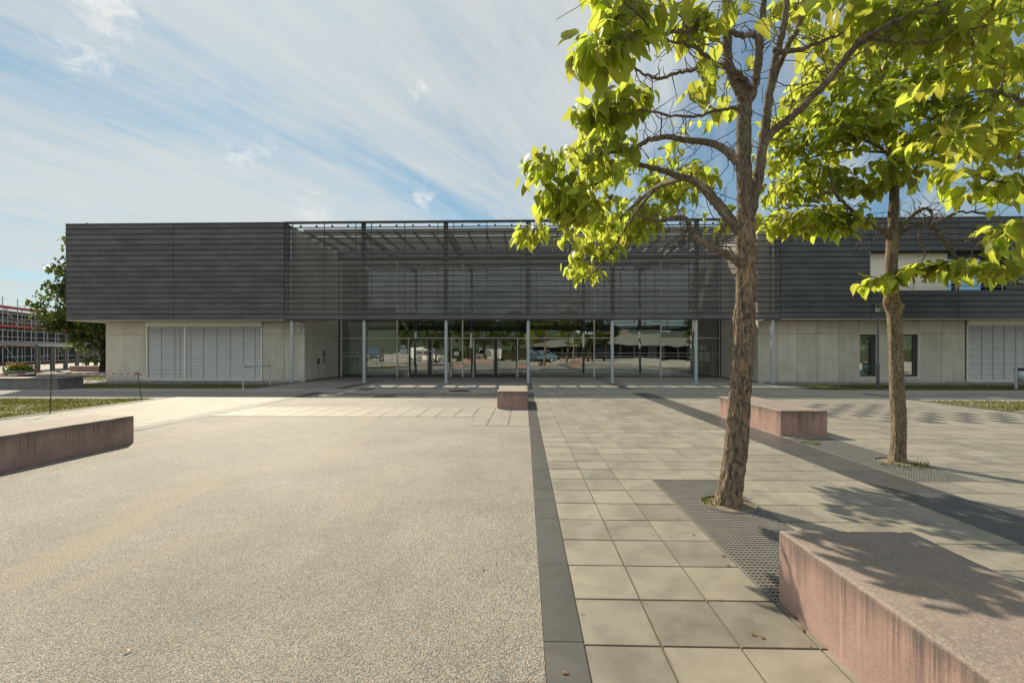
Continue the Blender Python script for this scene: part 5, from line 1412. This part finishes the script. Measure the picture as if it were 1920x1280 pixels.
# ---- background trees: trunk with limbs, crown of many small leaves in clumps
def far_tree(name, loc, hgt, crown_r, crown_z, label, cat, leaf, nclump, per, lsize, seed, leafmat='leaf_far', group=None, squash=.85):
    rng = np.random.default_rng(seed); loc = Vector(loc)
    t_ = thing(name, loc, label, cat, group)
    T_ = Tree(seed)
    T_.limbw([(loc.x,loc.y,-.05,hgt*.028),(loc.x+.05,loc.y,crown_z*.5,hgt*.022),(loc.x,loc.y,crown_z,hgt*.018),(loc.x-.1,loc.y,hgt*.75,hgt*.009),(loc.x,loc.y,hgt*.93,hgt*.003)])
    for k in range(9):
        a = k*2.4+rng.random(); q = crown_r*rng.uniform(.5,.85); z0 = crown_z*.75+(hgt-crown_z)*.06*k
        T_.limbw([(loc.x,loc.y,z0,hgt*.008),(loc.x+q*.5*math.cos(a),loc.y+q*.5*math.sin(a),z0+.25*q,hgt*.005),(loc.x+q*math.cos(a),loc.y+q*math.sin(a),z0+.38*q,hgt*.002)])
    mb = MB()
    for q in T_.limbs: mb.tube(q[:,:3], q[:,3], 8)
    mb.build('trunk', M['barkfar'], t_)
    cz = (crown_z+hgt)/2; hz = (hgt-crown_z)/2*1.12
    base = []; sz = []
    for k in range(nclump):
        v = rng.normal(0, 1, 3); v /= np.linalg.norm(v); f = rng.uniform(.45, 1.0)**.6
        top = 1-.25*max(0, v[2])
        c = np.array((loc.x+v[0]*crown_r*f*top, loc.y+v[1]*crown_r*f*top, cz+v[2]*hz*f))
        c += .16*crown_r*np.array([mnoise.noise(Vector(v*2.1)+Vector((seed,0,i*5))) for i in range(3)])*2
        r_ = crown_r*rng.uniform(.13, .24)
        base.append(c+rng.normal(0, 1, (per, 3))*np.array((r_, r_, r_*.6))*.55)
    base = np.concatenate(base); n = len(base)
    dirs = rng.normal(0, 1, (n, 3))+np.array((0,0,-.5)); nrm = rng.normal(0, .6, (n, 3))+np.array((0,0,.9))
    leaves_mesh('crown', base, dirs, nrm, rng.uniform(.7, 1.3, n)*lsize, M[leafmat], t_, rng)
    return t_
far_tree('maple_tree', (-33.7, 35.5, 0), 10.4, 3.5, 1.6, 'round green maple half hidden behind the left end of the building', 'tree', None, 240, 60, .25, 31)
far_tree('leafy_tree', (22.8, 17.6, 0), 8.2, 2.6, 2.6, 'dense fine-leaved green tree at the right edge of the picture', 'tree', None, 130, 75, .14, 32, 'leaf_green')
# trees across the square, mirrored in the glass
m0 = far_tree('plaza_tree', (9.4, -10.5, 0), 6.6, 2.3, 2.4, 'round plaza tree seen mirrored in the glass right of the doors', 'tree', None, 70, 34, .24, 41, group='trees across the square, mirrored in the glass')
for x, y, k, lab in ((12.2,-13.5,1.05,'plaza tree next to the round one, mirrored right of the doors'), (-6.0,-15,1.15,'plaza tree mirrored in the right double door'), (-13.5,-11,1.0,'plaza tree mirrored in the leftmost glass bay'), (-10,-24,1.25,'tall plaza tree mirrored in the left double door'), (-1.5,-22,1.2,'plaza tree mirrored between the double doors'), (31,-24,1.3,'large tree mirrored in the rightmost glass bay'), (-22,-30,1.4,'large tree mirrored in the left bays above the white van'),(2.5,-42,1.3,'distant tree mirrored behind the blue van')):
    c_ = copy_tree(m0); c_.location = (x, y, 0); c_.scale = (k, k, k); c_.rotation_euler = (0,0,x); c_['label'] = lab

def hedge(x0, x1, y, h, dpt, n, seed, label):
    rng = np.random.default_rng(seed)
    t_ = thing('hedge', ((x0+x1)/2, y, 0), label, 'hedge')
    k = MB(); k.box(x0+.25, x1-.25, y-dpt*.3, y+dpt*.3, 0, h*.86); k.build('stems', M['barkfar'], t_)
    p = np.stack([rng.uniform(x0, x1, n), rng.uniform(y-dpt/2, y+dpt/2, n), rng.uniform(.05, h, n)], 1)
    side = rng.random(n) < .6; p[side,1] = y+np.sign(rng.random(side.sum())-.5)*dpt/2*rng.uniform(.75, 1.05, side.sum())
    leaves_mesh('foliage', p, rng.normal(0,1,(n,3)), rng.normal(0,1,(n,3))+np.array((0,0,.6)), rng.uniform(.16,.32,n), M['leaf_green'], t_, rng)
hedge(30, 60, -20, 2.2, 1.4, 2200, 53, 'green hedge across the square, mirrored in the two right windows')
hedge(-16, 12, -31, 2.3, 1.4, 2600, 51, 'bright green hedge across the square, mirrored behind the doors')

# ---- flowers in the planter
rng = np.random.default_rng(61)
pc_ = np.array((-30.7, 26.9, .5)); n = 420
b_ = pc_+rng.normal(0, 1, (n,3))*np.array((.27,.25,.12)); b_[:,2] = .40+np.abs(b_[:,2]-.40)
pl = [o for o in COL.objects if o.name == 'flower_planter'][0]
o = leaves_mesh('foliage', b_, rng.normal(0,1,(n,3))+np.array((0,0,.8)), rng.normal(0,.6,(n,3))+np.array((0,0,.7)), rng.uniform(.10,.20,n), M['leaf_green'], pl, rng)
n = 150; b_ = pc_+np.array((-.05,-.05,.22))+rng.normal(0, 1, (n,3))*np.array((.26,.24,.07))
o = leaves_mesh('flowers', b_, rng.normal(0,1,(n,3)), rng.normal(0,.4,(n,3))+np.array((0,-.6,.7)), rng.uniform(.07,.12,n), M['petal'], pl, rng, wide=1.3)
